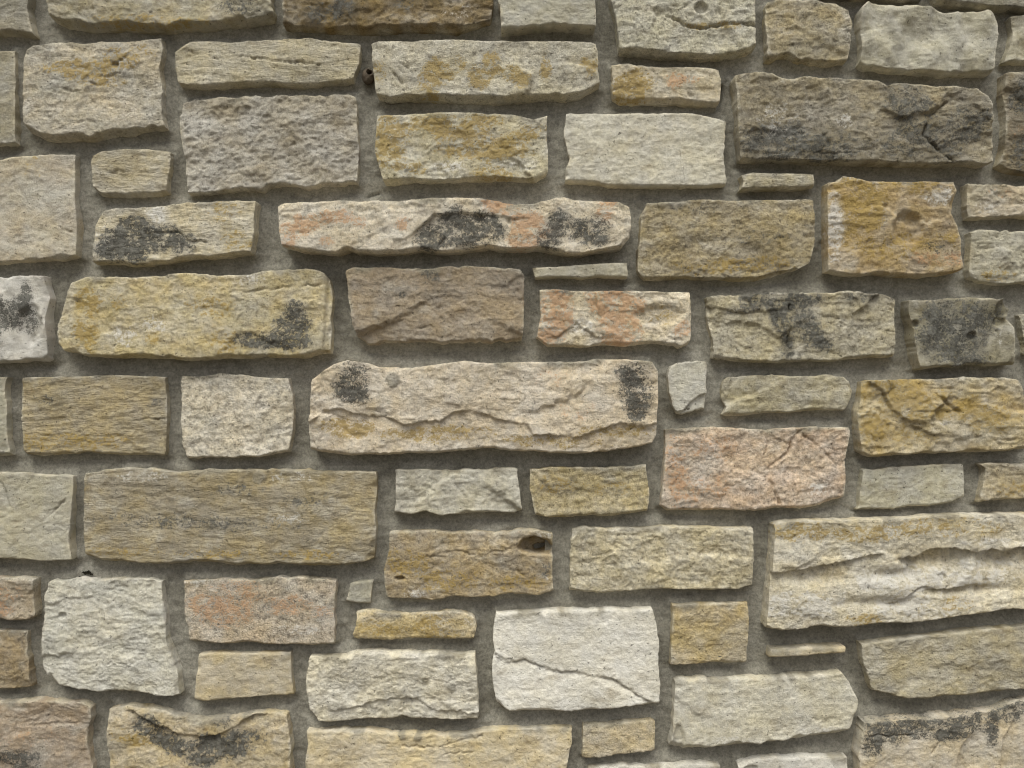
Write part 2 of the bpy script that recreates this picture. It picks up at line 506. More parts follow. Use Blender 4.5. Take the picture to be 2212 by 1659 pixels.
    base = base * (1 + 0.13 * fbm(x, z, 0.15, 2, seed + 101))[..., None]
    gm_ = sstep(0.02, 0.42, fbm(x, z * 1.3, 0.045, 5, seed + 105, 0.62) + rr.uniform(-0.16, 0.1))[..., None] * 0.6
    base = base * (1 - gm_) + (0.45 * base + 0.55 * lin((188, 184, 172))) * gm_
    dm_ = sstep(0.1, 0.5, fbm(x * 0.8, z * 1.4, 0.035, 5, seed + 106, 0.65))[..., None]
    base = base * (1 - dm_ * np.array([0.24, 0.27, 0.31]))
    pale = np.clip(1 - dall / 0.004, 0, 1) * np.clip(0.35 + 1.3 * fbm(x, z, 0.03, 2, seed + 102), 0, 0.8)
    base = base * (1 - pale[..., None]) + np.maximum(base, lin((198, 188, 162))) * pale[..., None]
    sm = np.maximum(smear * 3 * np.clip(1 - dT / 0.012, 0, 1) * sstep(0.0, 0.35, fbm(x, z, 0.05, 3, seed + 103)), col_extra)
    sm = np.clip(sm, 0, 0.85)[..., None]
    base = base * (1 - sm) + MORTAR_C * sm
    stain = np.zeros((nv, nu, 4))
    for kind, where, rx, rz, s in stains:
        q = tw(pts(where))
        k = TILE['a'][2] * HALF * (CAM_D - prot) / (FW / 2)
        ch = 'korw'.index(kind)
        for qq in q:
            g = np.sqrt(((x - qq[0]) / (rx * k)) ** 2 + ((z - qq[1]) / (rz * k)) ** 2) + 0.35 * fbm(x, z, 0.035, 3, seed + 119)
            stain[..., ch] = 1 - (1 - stain[..., ch]) * (1 - min(s * (1.2 if ch == 0 else 1.05), 1) * (1 - sstep(0.3, 1.35, g)))
    if len(stains):
        for ch, (b0, k0, l0) in enumerate(((0.95, 1.5, 0.030), (0.85, 2.4, 0.026), (0.85, 2.2, 0.026), (0.85, 1.6, 0.03))):
            if stain[..., ch].any():
                stain[..., ch] *= np.clip(b0 + k0 * fbm(x * 0.85, z * 1.2, l0, 6, seed + 110 + ch, 0.72), 0.05, 1.25)
    # ---- mesh: face grid plus sides running back into the bed
    fv = np.stack([x, y, z], -1).reshape(-1, 3)
    idx = np.arange(nv * nu).reshape(nv, nu)
    fq = np.stack([idx[1:, :-1], idx[1:, 1:], idx[:-1, 1:], idx[:-1, :-1]], -1).reshape(-1, 4)
    ring = np.r_[idx[0, :-1], idx[:-1, -1], idx[-1, :0:-1], idx[:0:-1, 0]]
    nr = len(ring)
    rv = fv[ring]
    allv, allf = [fv], [fq]
    prev = ring
    start = len(fv)
    cen = np.array([cx, 0, cz])
    back = 0.022
    allv.append(rv.copy())
    prev = np.arange(start, start + nr)
    start += nr
    for k, fr in enumerate((0.06, 0.25, 0.6, 1.0)):
        q = rv.copy()
        q[:, 1] = rv[:, 1] * (1 - fr) + back * fr
        if k < 3:
            q[:, 0] += 0.0007 * perlin(rv[:, 0] * 60 + k * 3, rv[:, 2] * 60, seed + 70 + k)
            q[:, 2] += 0.0014 * perlin(rv[:, 0] * 60, rv[:, 2] * 60 + k * 3, seed + 75 + k)
        cur = np.arange(start, start + nr)
        allv.append(q)
        allf.append(np.stack([prev, np.roll(prev, -1), np.roll(cur, -1), cur], 1))
        start += nr
        prev = cur
    V = np.vstack(allv)
    F = np.vstack(allf)
    rows = [base.reshape(-1, 3)] + [base.reshape(-1, 3)[ring]] * 5
    bc = np.vstack(rows)
    sc = np.vstack([stain.reshape(-1, 4)] + [stain.reshape(-1, 4)[ring] * 0.5] * 5)
    V = V - np.array([cx, 0, cz])
    me = make_mesh('stone', V, F)
    ca = me.color_attributes.new('base', 'FLOAT_COLOR', 'POINT')
    ca.data.foreach_set('color', np.c_[np.clip(bc, 0, 1), np.ones(len(bc))].astype(np.float32).ravel())
    sa = me.color_attributes.new('stain', 'FLOAT_COLOR', 'POINT')
    sa.data.foreach_set('color', sc.astype(np.float32).ravel())
    ga = me.attributes.new('grain', 'FLOAT', 'POINT')
    ga.data.foreach_set('value', np.full(len(V), {'l': 0.8, 's': 0.3, 'w': 0.25, 'r': 0.2, 'R': 0.0}[style], np.float32))
    ra_ = me.attributes.new('rough', 'FLOAT', 'POINT')
    ra_.data.foreach_set('value', np.full(len(V), {'l': 0.85, 's': 0.55, 'w': 0.6, 'r': 0.95, 'R': 1.1}[style], np.float32))
    o = obj('stone', me, M_STONE, wall, (cx, 0, cz))
    if label:
        o['label'] = label
    OUTLINES.append((np.stack([rv[:, 0], rv[:, 2]], 1), cell))
    return o

# ------------------------------------------------------------------ the stones in view
# (T, R, B, L, protrusion cm, colour, second colour, style, {options})
S = [
 # ---- top course, cut by the frame
 ('a: -330,-150 215,-150', 'a: 195,60 215,150', 'a: -330,235 0,230 90,222 228,238', '', 3.0, (160,152,132), (140,134,115), 's', dict(bev=9, drop=12)),
 ('a: 285,-130 1740,-130', 'a: 1742,0 1752,70', 'a: 315,125 400,168 560,192 760,187 900,196 1100,198 1200,182 1500,165 1752,118', 'a: 300,20', 3.6, (172,158,122), (152,146,124), 'r', dict(bev=14, drop=16, stains=[('k','a: 1550,60',170,60,.45),('o','a: 900,150',500,50,.35)])),
 ('a: 1812,-130 z: 1062,-44', 'b: 985,10 972,100', 'a: 1815,182 1900,190 2200,205 b: 150,210 300,200 450,190 600,195 740,210 850,185 965,145', 'a: 1810,60', 3.2, (142,122,82), (112,96,64), 'r', dict(amp=1.3, bev=10, drop=14, stains=[('k','a: 2080,100',200,80,.5),('k','b: 40,60 420,30',90,70,.5),('w','b: 760,90',150,60,.35)], label='dark brown block cut by the top of the picture')),
 ('b: 1020,-130 1640,-130', 'b: 1640,20 1645,120', 'b: 1035,205 1150,200 1280,192 1370,180 1430,180 1530,190 1642,195', 'b: 1020,0 1036,100', 4.4, (182,177,158), (168,162,142), 's', dict(bev=3, drop=5)),
 ('b: 1725,-130 z: 1628,-44', 'c: 487,20 490,200', 'b: 1790,330 1900,335 2000,352 2150,362 c: 130,375 220,380 380,365 495,318', 'b: 1735,0 1768,130 1783,240', 3.8, (176,170,146), (190,183,160), 'r', dict(bev=7, drop=10, feats=[('crack','b: 2090,118 2180,150 c: 60,190 130,195 260,170 380,165 490,178',4,7),('hole','c: 140,60',12,9,8)], stains=[('o','c: 110,180 300,175',120,30,.5)], label='pale block with a brown crack across its face, at the top of the picture')),
 ('c: 555,15 650,-4 850,2 1000,25 1085,75', 'c: 1110,170 1090,320', 'c: 555,390 590,392 640,358 700,364 760,395 870,415 980,417 1075,405', 'c: 548,150 560,300', 2.8, (166,150,112), (152,142,116), 'r', dict(bev=8, drop=10, feats=[('crack','c: 850,185 940,180 1000,210 1095,175',2.5,3)])),
 ('c: 1145,62 1180,27 1400,45 1600,60 1700,78 1960,80 2012,92', 'c: 2040,150 2036,300', 'c: 1145,415 1200,440 1400,462 1600,470 1700,488 1850,485 1990,485 2020,475', 'c: 1150,200 1155,330', 3.2, (184,178,156), (170,164,143), 'w', dict(bev=8, drop=9, amp=1.5, label='pale block with a smooth folded face near the top right corner')),
 ('c: 2108,105 2212,95 2600,90', '', 'c: 2075,402 2150,412 2212,416 2600,416', 'c: 2132,200 2108,290', 2.8, (170,163,138), (158,150,126), 'w', dict(amp=1.4)),
 ('c: 1600,-150 2700,-150', '', 'c: 1640,20 1800,44 2000,68 2212,78 2700,84', '', 3.0, (140,134,116), (124,118,102), 'r', {}),
 ('c: 640,-150 1560,-150', '', 'c: 660,-24 900,-18 1200,-2 1450,8 1565,10', '', 3.0, (120,114,98), (102,98,84), 'r', {}),
 # ---- second course
 ('a: -280,325 106,322', 'a: 112,600', 'a: -280,940 0,938 120,928', '', 2.2, (154,146,121), (142,134,112), 's', {}),
 ('a: 172,322 215,300 360,276 450,266 520,275 650,256 800,265 930,250 1048,245', 'a: 1062,300 1034,430 1056,600 1052,720', 'a: 158,840 260,888 350,903 480,890 600,900 700,880 850,856 1070,828', 'a: 150,500 150,700', 3.0, (184,170,142), (170,163,144), 'r', dict(amp=.8, bev=13, drop=14, stains=[('o','a: 740,400 620,510 450,440',190,55,.6),('o','a: 850,340',200,60,.4)], feats=[('hole','a: 745,415',7,5,5),('crack','a: 420,578 480,590 540,580',3,5),('crack','a: 560,535 620,545',3,3),('crack','a: 640,500 740,485 780,470',3,3),('crack','a: 690,400 760,400 840,350',3,3)], label='squarish buff block with an ochre pitted streak near the top left corner')),
 ('a: 1125,345 1180,302 1220,272 1330,262 1480,270 1600,260 1800,255 1880,246 2000,246 2130,270 b: 140,282', 'b: 143,330 132,420 105,480', 'a: 1150,560 1300,578 1420,570 1600,548 1750,540 1900,562 2050,553 2212,540 b: 0,541 95,530', 'a: 1130,450', 2.8, (188,177,148), (168,158,130), 'l', dict(bev=7, drop=9, feats=[('crack','a: 1170,320 1290,360 1400,385 1550,362 1750,395 1920,405 2060,430',2.4,4),('crack','a: 1220,490 1420,485',2,2.5)], label='long flat buff block with a thin crack along its upper half')),
 ('a: 1175,660 1250,645 1400,626 1600,620 1700,625 1820,602 1900,610 2100,605 2212,610 b: 60,605 102,617', 'b: 115,700 122,900 140,980 128,1080', 'a: 1210,1250 1300,1256 1420,1242 1550,1222 1680,1230 1720,1197 1830,1186 1950,1205 2100,1190 b: 0,1190 122,1186', 'a: 1160,750 1166,900 1190,1000 1203,1150', 2.4, (160,148,124), (190,183,168), 'R', dict(amp=1.2, bev=4, drop=6, label='coarse pitted grey-brown block below the long cracked one')),
 ('b: 205,288 250,266 360,260 480,265 600,260 680,256 800,256 950,265 1100,265 1250,265 1400,266 1600,271 1642,288', 'b: 1656,330 1661,480', 'b: 245,632 330,645 420,630 600,640 800,652 950,656 1200,643 1450,638 1560,612 1670,548', 'b: 214,330 211,450 230,580', 3.6, (194,185,160), (174,166,143), 'r', dict(amp=.75, bev=13, drop=15, stains=[('o','b: 600,470 580,560',80,120,.8),('o','b: 690,480 760,410',55,60,.65),('o','b: 890,500 970,420',80,90,.85),('o','b: 1100,480 1150,520',80,60,.6),('o','b: 1320,450',45,90,.75),('o','b: 1600,430',60,80,.7),('o','b: 260,470',60,90,.35)], feats=[('crack','b: 330,375 440,445',3,3),('crack','b: 300,430 400,540',3,3)], label='long pale block splashed with ochre lichen patches')),
 ('b: 1740,420 1850,416 1960,425 2212,432 c: 100,437 256,450', 'c: 262,550', 'b: 1752,640 1800,664 1950,665 2100,670 c: 0,662 120,680 256,682', 'b: 1740,550', 2.8, (194,180,150), (186,172,140), 'r', dict(bev=8, drop=9, stains=[('o','b: 1900,530 1850,600',130,90,.7),('r','b: 2150,520',90,60,.6),('r','c: 60,510',90,40,.4)], label='small block, ochre on the left and pink on the right')),
 ('c: 345,490 400,475 500,466 580,476 680,514 720,518 790,497 950,496 1150,510 1290,530 1340,545 1400,531 1550,540 1640,560 1750,560 1900,575 1972,622', 'c: 2000,680 2015,850 2018,960', 'c: 385,1030 480,1040 600,1032 850,1045 1000,1050 1200,1052 1400,1060 1600,1064 1740,1060 1870,1048 1960,1072 2015,1052', 'c: 360,700 374,900', 4.0, (162,150,122), (140,130,107), 'r', dict(amp=1.1, bev=4, drop=6, stains=[('k','c: 640,900 540,930 800,950 1000,980',260,130,.5),('k','c: 1480,740 1450,640 1600,880 1700,990 1400,930 1850,800',180,120,.42),('w','c: 700,900 620,780',200,120,.5),('w','c: 1060,780',70,60,.5),('k','c: 1900,760',110,180,.4)], feats=[('crack','c: 1720,650 1600,760 1560,880 1640,960 1760,1050',4,6),('crack','c: 1340,545 1345,700',4,4),('crack','c: 850,990 960,1000 1120,990',3,4)], label='large weathered grey-brown block with dark lichen near the top right corner')),
 ('c: 2065,470 2212,475 2620,480', '', 'c: 2040,1060 2100,1090 2212,1122 2620,1130', 'c: 2052,600 2076,700 2066,950', 3.2, (140,126,96), (122,110,86), 'r', dict(stains=[('k','c: 2160,650 2170,980',80,140,.6),('r','c: 2140,840',60,70,.4)])),
 # ---- third course
 ('b: 240,740 400,735 600,730 800,725 1000,730 1130,735 1240,764 1332,737', 'b: 1335,900 1335,1050', 'b: 287,1183 400,1174 500,1165 700,1170 900,1162 1100,1162 1250,1168 1328,1130', 'b: 236,900 227,970 262,1100', 3.0, (200,192,166), (178,166,130), 'r', dict(bev=10, drop=12, stains=[('o','b: 320,850 300,970',120,130,.8),('o','b: 620,810 780,830',220,80,.75),('o','b: 950,780',120,60,.6),('o','b: 1020,960 880,960',250,80,.75),('o','b: 450,1080',150,60,.5),('o','b: 1000,1120 1250,850',180,60,.55),('w','b: 920,890 700,1080 1150,1070',140,50,.6)], label='block almost covered with mottled yellow lichen')),
 ('b: 1450,730 1600,726 1720,735 1900,721 2050,725 2212,720 c: 90,726 160,740 240,756 302,778', 'c: 300,900 291,1000', 'b: 1445,1170 1550,1176 1700,1195 1900,1212 2000,1214 2212,1202 c: 0,1210 100,1202 302,1195', 'b: 1436,850 1455,970 1470,1020 1450,1100', 2.6, (194,188,168), (182,174,152), 's', dict(amp=1.2, bev=5, drop=6, label='clean pale grey block beside the yellow lichen block')),
 ('a: -260,1030 0,1020 100,1002 200,996 330,985 490,986', 'a: 492,1100 500,1300 512,1400', 'a: -260,1690 0,1690 200,1680 400,1666 512,1648', '', 2.6, (182,175,156), (172,158,132), 's', dict(amp=1.2, feats=[('crack','a: 360,1440 420,1475 490,1495',2,3)], stains=[('o','a: 220,1080',60,120,.3)])),
 ('a: 580,1010 650,972 800,960 950,955 1103,975', 'a: 1108,1010 1082,1150', 'a: 600,1222 640,1258 800,1270 950,1260 1082,1240', 'a: 590,1130', 2.6, (174,162,132), (162,150,122), 'l', dict(bev=7, drop=8, feats=[('crack','a: 680,1100 820,1130',2,3),('crack','a: 740,1100 1000,1110',1.8,2)], label='small bedded buff block near the left edge')),
 ('a: 655,1355 750,1335 900,1325 1100,1306 1300,1300 1500,1290 1655,1290', 'a: 1645,1400 1646,1500', 'd: 592,60 700,64 850,72 950,64 1100,45 1250,26 1380,25 1500,10 1625,0', 'a: 612,1450 592,1600', 3.6, (196,184,154), (182,168,134), 'l', dict(bev=7, drop=10, stains=[('k','a: 680,1610 760,1540 850,1620',130,90,.9),('k','a: 900,1490 1000,1560 1110,1530',130,90,.95),('k','a: 860,1420 1180,1580',110,60,.7),('o','a: 1450,1360 1560,1540',150,90,.35),('w','a: 640,1560 1000,1380',80,120,.7)], feats=[('crack','a: 950,1500 1150,1490 1220,1550 1340,1555',3,4)], label='pale block with a large black lichen stain on its left half')),
 ('a: 1780,1322 1830,1302 1950,1296 2212,1281 b: 120,1290 240,1286 400,1285 550,1275 700,1270 900,1270 1000,1280 1120,1303 1220,1303 1320,1290 1390,1264 1440,1264 1500,1285 1600,1290 1790,1292 1860,1328', 'b: 1868,1450 1858,1530', 'a: 1812,1588 1900,1613 2050,1625 2150,1638 b: 50,1602 100,1620 220,1634 400,1625 520,1607 650,1624 750,1620 880,1602 960,1588 1050,1608 1150,1610 1300,1602 1450,1632 1560,1638 1660,1612 1815,1590', 'a: 1786,1450', 4.8, (212,198,172), (198,184,156), 'r', dict(amp=.85, bev=6, drop=8, stains=[('r','a: 1900,1480 2000,1420 2150,1390',120,60,.8),('r','a: 1850,1560 2100,1560',70,40,.6),('r','b: 130,1440 10,1400 400,1440',60,50,.5),('k','b: 620,1480 580,1560',130,70,1),('k','b: 880,1450 830,1530 760,1400',150,80,1),('k','b: 1000,1470',90,90,.7),('r','b: 1010,1290 1200,1420 1180,1530 1300,1500',120,90,.85),('k','b: 1400,1420 1350,1540',90,90,.75),('k','b: 1600,1540 1620,1450',150,60,.8),('r','b: 1700,1400 1720,1310',90,60,.55),('w','b: 1600,1480',120,30,.6)], feats=[('ledge','b: 430,1540 600,1385 760,1365 1060,1380 1120,1400',5,.004,.07),('crack','b: 690,1400 680,1520 630,1600',4,5),('crack','b: 1090,1400 1100,1590',4,4)], label='very long pale block with black and orange patches')),
 ('b: 1962,1302 2100,1295 2212,1290 c: 150,1282 300,1285 450,1280 700,1280 861,1286', 'c: 866,1400 870,1500 852,1630 f: 838,55', 'e: 1958,163 2100,160 2212,152 f: 150,158 300,160 400,172 500,168 620,140 745,103', 'b: 1932,1400 1912,1600 e: 1902,40 1912,110', 3.2, (172,156,117), (156,140,103), 'R', dict(amp=.9, bev=9, drop=10, stains=[('o','f: 200,90 500,60',300,60,.4),('k','c: 100,1340 500,1520',250,60,.3)], label='coarse ochre-grey block with a clipped lower right corner')),
 ('c: 388,1126 470,1107 600,1115 730,1115 862,1119', 'c: 868,1160', 'c: 387,1225 500,1224 650,1215 780,1214 870,1205', 'c: 402,1170', 3.4, (176,164,131), (160,152,126), 'l', dict(bev=4, drop=8, warp=.6, label='thin sliver under the large weathered block')),
 ('c: 937,1170 990,1160 1030,1131 1100,1136 1180,1160 1400,1170 1600,1165 1742,1172', 'c: 1765,1230 1760,1310 1737,1370 1780,1460 1805,1530 1812,1640 f: 1820,40', 'f: 942,116 1000,124 1150,135 1300,130 1500,140 1700,138 1825,102', 'c: 932,1300 936,1600', 4.2, (182,158,110), (172,148,104), 'r', dict(amp=.9, bev=5, drop=7, stains=[('o','c: 1100,1250 1180,1330 1150,1430',150,120,.75),('o','c: 1300,1200 1550,1200',160,60,.4),('o','c: 1300,1600 1600,1560',280,90,.4),('r','f: 1600,20 1750,40',150,60,.45),('w','c: 1650,1250',110,80,.6),('w','c: 965,1450 1010,1450',45,260,.75),('k','c: 1650,1600',160,60,.3)], feats=[('hole','c: 1458,1465',25,28,10)], label='golden ochre block with a round dimple')),
 ('c: 1825,1180 1950,1185 2212,1190 2660,1195', '', 'c: 1842,1410 1950,1410 2080,1405 2212,1400 2660,1400', 'c: 1826,1300', 2.8, (184,173,147), (178,160,132), 'r', dict(stains=[('r','c: 2050,1240',130,40,.35),('w','c: 1950,1330',90,60,.5)])),
 ('c: 1842,1490 1900,1480 1990,1471 2060,1480 2212,1480 2500,1485', '', 'f: 1846,146 1920,178 2050,198 2212,182 2500,186', 'c: 1846,1600', 2.8, (180,174,154), (168,160,136), 'r', dict(stains=[('o','f: 2030,130',120,50,.4)])),
 # ---- fourth course
 ('d: -240,150 0,147 60,150 130,132 220,130 302,136', 'd: 320,230 336,280 318,400 327,520', 'd: -240,700 0,700 120,690 300,680 326,668', '', 3.4, (198,193,182), (186,180,168), 'w', dict(bev=5, drop=8, stains=[('k','d: 70,430 20,330 130,360',120,80,.75),('k','d: 190,270 180,220',50,80,.6),('k','d: 0,520 220,440',70,70,.6)], feats=[('hole','d: 215,450',22,34,7)], label='whitish block with grey-black smudges at the left edge')),
 ('d: 432,240 452,182 550,142 700,140 900,140 1050,130 1150,116 1260,111 1400,130 1600,125 1700,96 1850,90 2000,90 2082,118', 'd: 2112,165 2134,270 2122,400 2124,530', 'd: 372,572 420,624 550,648 700,658 900,665 1080,670 1200,683 1280,680 1400,662 1600,660 1800,660 1980,654 2122,632', 'd: 402,350 374,490', 3.8, (190,171,121), (176,164,128), 'r', dict(amp=.75, bev=8, drop=10, stains=[('o','d: 570,300 560,500',90,130,.75),('o','d: 970,540 760,310',70,50,.6),('o','d: 1350,330 1450,560',170,90,.4),('k','d: 1900,420 1850,500',110,130,1),('k','d: 1620,540 1750,560 1930,560',140,50,.95),('w','d: 800,520 980,440',110,80,.5),('w','d: 1600,160',150,50,.4)], feats=[('crack','d: 1480,245 1750,215 2090,190',3,3),('side','d: 2095,200 2075,600',6)], label='long yellowish block with ochre spots on the left and black lichen on the lower right')),
 ('e: 47,100 100,86 250,86 420,90 600,92 650,81 720,75 760,85 800,75 900,80 1050,90 1155,97', 'e: 1183,130 1186,220 1180,450', 'e: 112,530 180,573 400,570 550,557 740,570 900,560 1060,560 1168,549', 'e: 56,250 82,450', 3.2, (164,146,117), (150,135,113), 'r', dict(amp=.9, bev=5, drop=7, stains=[('k','e: 580,140',80,60,.35),('k','e: 400,255',35,25,.5)] , feats=[('crack','e: 500,470 600,460',2.5,2)], label='brownish pink block with a flaky face')),
 ('e: 1237,86 1400,80 1550,66 1700,56 1844,53', 'e: 1846,100', 'e: 1256,154 1400,150 1480,150 1560,158 1650,146 1750,150 1846,152', '', 3.6, (188,180,154), (178,170,146), 's', dict(bev=3, drop=5, warp=.6, label='thin pale sliver beneath the very long block')),
 ('e: 1282,226 1400,221 1550,230 1700,235 1850,230 2000,235 2212,240 f: 70,242', 'f: 78,400 74,520', 'e: 1262,532 1330,583 1450,590 1550,598 1700,577 1850,588 2000,571 2150,580 f: 10,597 62,576', 'e: 1288,400', 3.2, (206,190,160), (192,178,148), 'r', dict(amp=1, bev=5, drop=7, stains=[('r','e: 1390,300 1380,420 1340,480',110,120,.95),('r','e: 1720,300 1760,300 1790,430 1800,520',150,120,1),('r','e: 1900,330',80,60,.6),('r','f: 20,480',70,60,.8),('o','e: 2060,400',110,80,.4),('w','e: 1550,470',130,80,.4)], feats=[('hole','e: 2050,390',40,18,6),('crack','e: 1630,240 1690,540',2.5,3),('ledge','e: 1400,520 1520,440 1660,540',3,.004,.04)], label='pale block with bright orange patches')),
 ('f: 172,270 300,260 420,264 520,246 700,240 900,245 1100,240 1300,250 1386,282', 'f: 1390,400 1391,540', 'f: 212,668 350,680 480,693 600,690 700,688 800,684 950,684 1100,670 1230,657 1382,654', 'f: 182,400 210,550', 3.2, (172,161,130), (160,150,122), 'r', dict(bev=5, drop=7, stains=[('k','f: 560,275 640,330 480,285 740,290',110,60,.75),('k','f: 610,390 660,450 700,540 690,600',50,90,.8),('k','f: 760,380 800,450 840,520',90,100,.5),('k','f: 920,580',70,60,.6),('k','f: 1150,275 850,280',160,40,.5),('k','f: 380,350',130,40,.35)], feats=[('crack','f: 700,320 705,480 690,590',4,5),('ledge','f: 180,330 400,370 540,360 580,350',4,.004,.05)], label='grey buff block with black streaks down its middle')),
 ('f: 1445,292 1600,290 1750,281 1850,276 2050,285 2082,281', 'f: 2108,350 2092,410 2144,470 2150,600', 'f: 1530,734 1700,724 1850,715 1950,711 2100,714 2153,707', 'f: 1450,380 1474,450 1480,550 1502,640', 3.8, (148,140,113), (134,127,104), 'w', dict(bev=4, drop=6, stains=[('k','f: 1700,420 1640,520 1800,640 1900,420',200,140,.65),('k','f: 1860,520',50,40,.9),('w','f: 2050,560',30,130,.4)], feats=[('hole','f: 2065,350',9,14,10),('hole','f: 2060,430',9,8,9),('hole','f: 1862,520',8,7,7),('hole','f: 1485,445',6,6,8),('crack','f: 2045,480 2040,690',3,3)], label='dark grey-green block with small holes near its right end')),
 ('f: 2172,385 2212,380 2640,380', '', 'f: 2206,640 2640,650', 'f: 2182,470 2200,560', 2.4, (154,147,124), (144,138,116), 'r', {}),
 # ---- fifth course
 ('d: -330,785 63,786', 'd: 42,870 60,950 66,1200', 'd: -330,1296 0,1296 85,1288', '', 2.6, (168,163,141), (158,152,130), 's', {}),
 ('d: 150,790 300,785 500,785 700,771 900,776 1070,786', 'd: 1076,900 1080,1050', 'd: 152,1270 250,1288 400,1280 550,1271 680,1271 800,1284 950,1284 1066,1287', 'd: 146,1000', 2.4, (174,157,119), (154,141,110), 'l', dict(amp=1.2, bev=4, drop=5, stains=[('o','d: 600,1200 250,1200',300,70,.35),('k','d: 1000,960 300,930',120,50,.3)], feats=[('crack','d: 860,1060 1060,1050',2.5,3)], label='tan bedded block left of the small white block')),
 ('d: 1157,776 1300,780 1420,762 1560,770 1700,784 1852,792', 'd: 1885,900 1890,1000 1876,1150', 'd: 1210,1308 1350,1296 1500,1304 1600,1296 1750,1286 1860,1264', 'd: 1160,1000 1166,1220', 2.6, (210,198,174), (194,184,162), 'R', dict(amp=.7, bev=4, drop=5, label='small whitish grainy block')),
 ('d: 2000,800 2080,742 2140,702 2212,682 e: 50,676 150,690 250,718 400,724 520,722 650,697 800,682 900,690 1000,695 1150,690 1300,690 1450,690 1600,680 1650,669 1850,670 2003,686', 'e: 2040,750 2041,950 2030,1150', 'd: 1987,1253 2100,1274 2212,1284 e: 120,1290 250,1290 450,1276 620,1275 720,1269 850,1252 1000,1247 1100,1268 1250,1265 1350,1278 1500,1279 1700,1264 1880,1240 2005,1213', 'd: 1988,950 1981,1100', 4.4, (210,194,168), (200,184,156), 'r', dict(amp=.8, bev=4, drop=7, stains=[('k','d: 2230,860 2260,780',110,110,.95),('k','d: 2300,900',90,90,.7),('k','e: 1880,830 1900,920',120,110,1),('k','e: 1860,740 1900,1020',110,60,.6),('o','d: 2260,1120 2180,1110',170,60,.7),('o','e: 750,1120 420,1150 600,1180',250,40,.5),('o','e: 1500,1210 1200,1180 1800,1130',350,40,.4),('r','e: 1350,780 1500,1000',200,90,.2)], feats=[('ledge','e: -190,1080 -100,1000 0,990 150,1025 280,1035 420,1102 550,1060 640,1074 720,1005 800,1006 850,996 950,1030 1080,1070 1200,1082 1240,1148 1350,1160 1450,1168 1560,1163 1700,1115 1800,1072 1950,1100 2035,1090',5,.0035),('lump','e: 340,795',13,3)], label='largest central pinkish block with black stains at both ends and a wavy ledge')),
 ('e: 2118,716 2160,692 2212,682 f: 60,680 172,686', 'f: 180,780 181,880 172,960', 'e: 2163,1018 2200,1024 f: 60,1010 166,994', 'e: 2100,760 2106,880 2130,970', 2.8, (198,193,176), (186,180,162), 's', dict(bev=3, drop=4, feats=[('ledge','f: 0,1000 30,985 100,920 178,888',5,.003)], label='small upright white block right of the largest central block')),
 ('f: 272,838 292,792 350,781 500,775 600,766 720,779 850,771 960,766 1050,776 1090,812', 'f: 1110,870 1086,940', 'f: 276,1026 400,1030 550,1012 700,1014 800,1001 900,1000 1052,1000', 'f: 270,920 302,975', 2.6, (182,171,138), (168,158,130), 'r', dict(bev=4, drop=5)),
 ('f: 1167,812 1250,805 1400,796 1600,790 1800,790 2000,790 2100,790 2172,797', 'f: 2216,900 2236,1100', 'f: 1152,1270 1200,1298 1350,1294 1500,1281 1700,1275 1850,1266 2000,1264 2100,1255 2226,1240', 'f: 1150,900 1132,1000 1140,1150', 3.6, (178,154,98), (184,172,142), 'r', dict(amp=1.3, bev=5, drop=8, stains=[('o','f: 1500,960 1300,860 1250,1100',190,110,.6),('o','f: 1750,960 2000,1050',170,110,.55),('o','f: 1500,1180',160,60,.5),('w','f: 1420,960 1640,1080 1900,1050',100,70,.5)], feats=[('ledge','f: 1170,800 1290,870 1350,1000 1500,1100 1600,1160',5,.005,.03),('crack','f: 1640,900 1780,1010',6,5)], label='brownish gold block with slanting grooves at the right edge')),
 ('e: 2086,1120 2212,1111 f: 150,1106 300,1110 480,1120 560,1124 700,1110 850,1101 1000,1105 1082,1102', 'f: 1085,1200 1062,1330 1064,1450', 'e: 2052,1610 2100,1638 2212,1648 f: 150,1644 300,1640 480,1643 560,1638 660,1621 780,1633 880,1624 960,1591 1064,1556', 'e: 2084,1250 2066,1450', 2.8, (196,170,142), (184,163,135), 'r', dict(amp=.9, bev=4, drop=6, stains=[('r','e: 2150,1400 2130,1250 2190,1550',90,120,.45),('r','f: 250,1250 180,1500',250,120,.3),('w','f: 100,1450 900,1500',140,60,.5)], feats=[('crack','f: 770,1130 722,1200 705,1270 570,1360 580,1450 620,1540 640,1610',4.5,7),('crack','f: 560,1125 570,1220 515,1340',2.5,3),('crack','f: 620,1180 715,1210',2,2.5),('crack','f: 790,1150 900,1230 1000,1340',3,3)], label='pinkish block with a branching crack')),
 ('f: 1167,1375 1300,1370 1450,1361 1600,1346 1750,1336 1821,1341', 'f: 1830,1450', 'f: 1130,1634 1300,1630 1500,1616 1650,1609 1760,1582 1830,1556', 'f: 1152,1500', 2.4, (176,170,146), (168,161,136), 's', dict(amp=1.1, bev=3, drop=4)),
 ('f: 1912,1341 1980,1331 2212,1336 2600,1340', '', 'f: 1906,1590 2000,1572 2100,1575 2212,1570 2600,1560', 'f: 1944,1370 1930,1450 1906,1540', 2.8, (176,160,124), (166,152,120), 'r', dict(stains=[('o','f: 2130,1500',130,60,.4)])),
 # ---- sixth course
 ('d: -300,1390 0,1390 150,1396 300,1410 482,1416', 'd: 482,1500 g: 465,100 456,200', 'g: -300,325 0,317 200,325 350,330 486,322', '', 2.6, (178,171,147), (168,160,136), 's', dict(amp=1.2, bev=4, drop=5, feats=[('crack','d: 0,1450 40,1530 60,1610',2,3),('crack','g: 340,0 290,80 d: 440,1560',3,3)])),
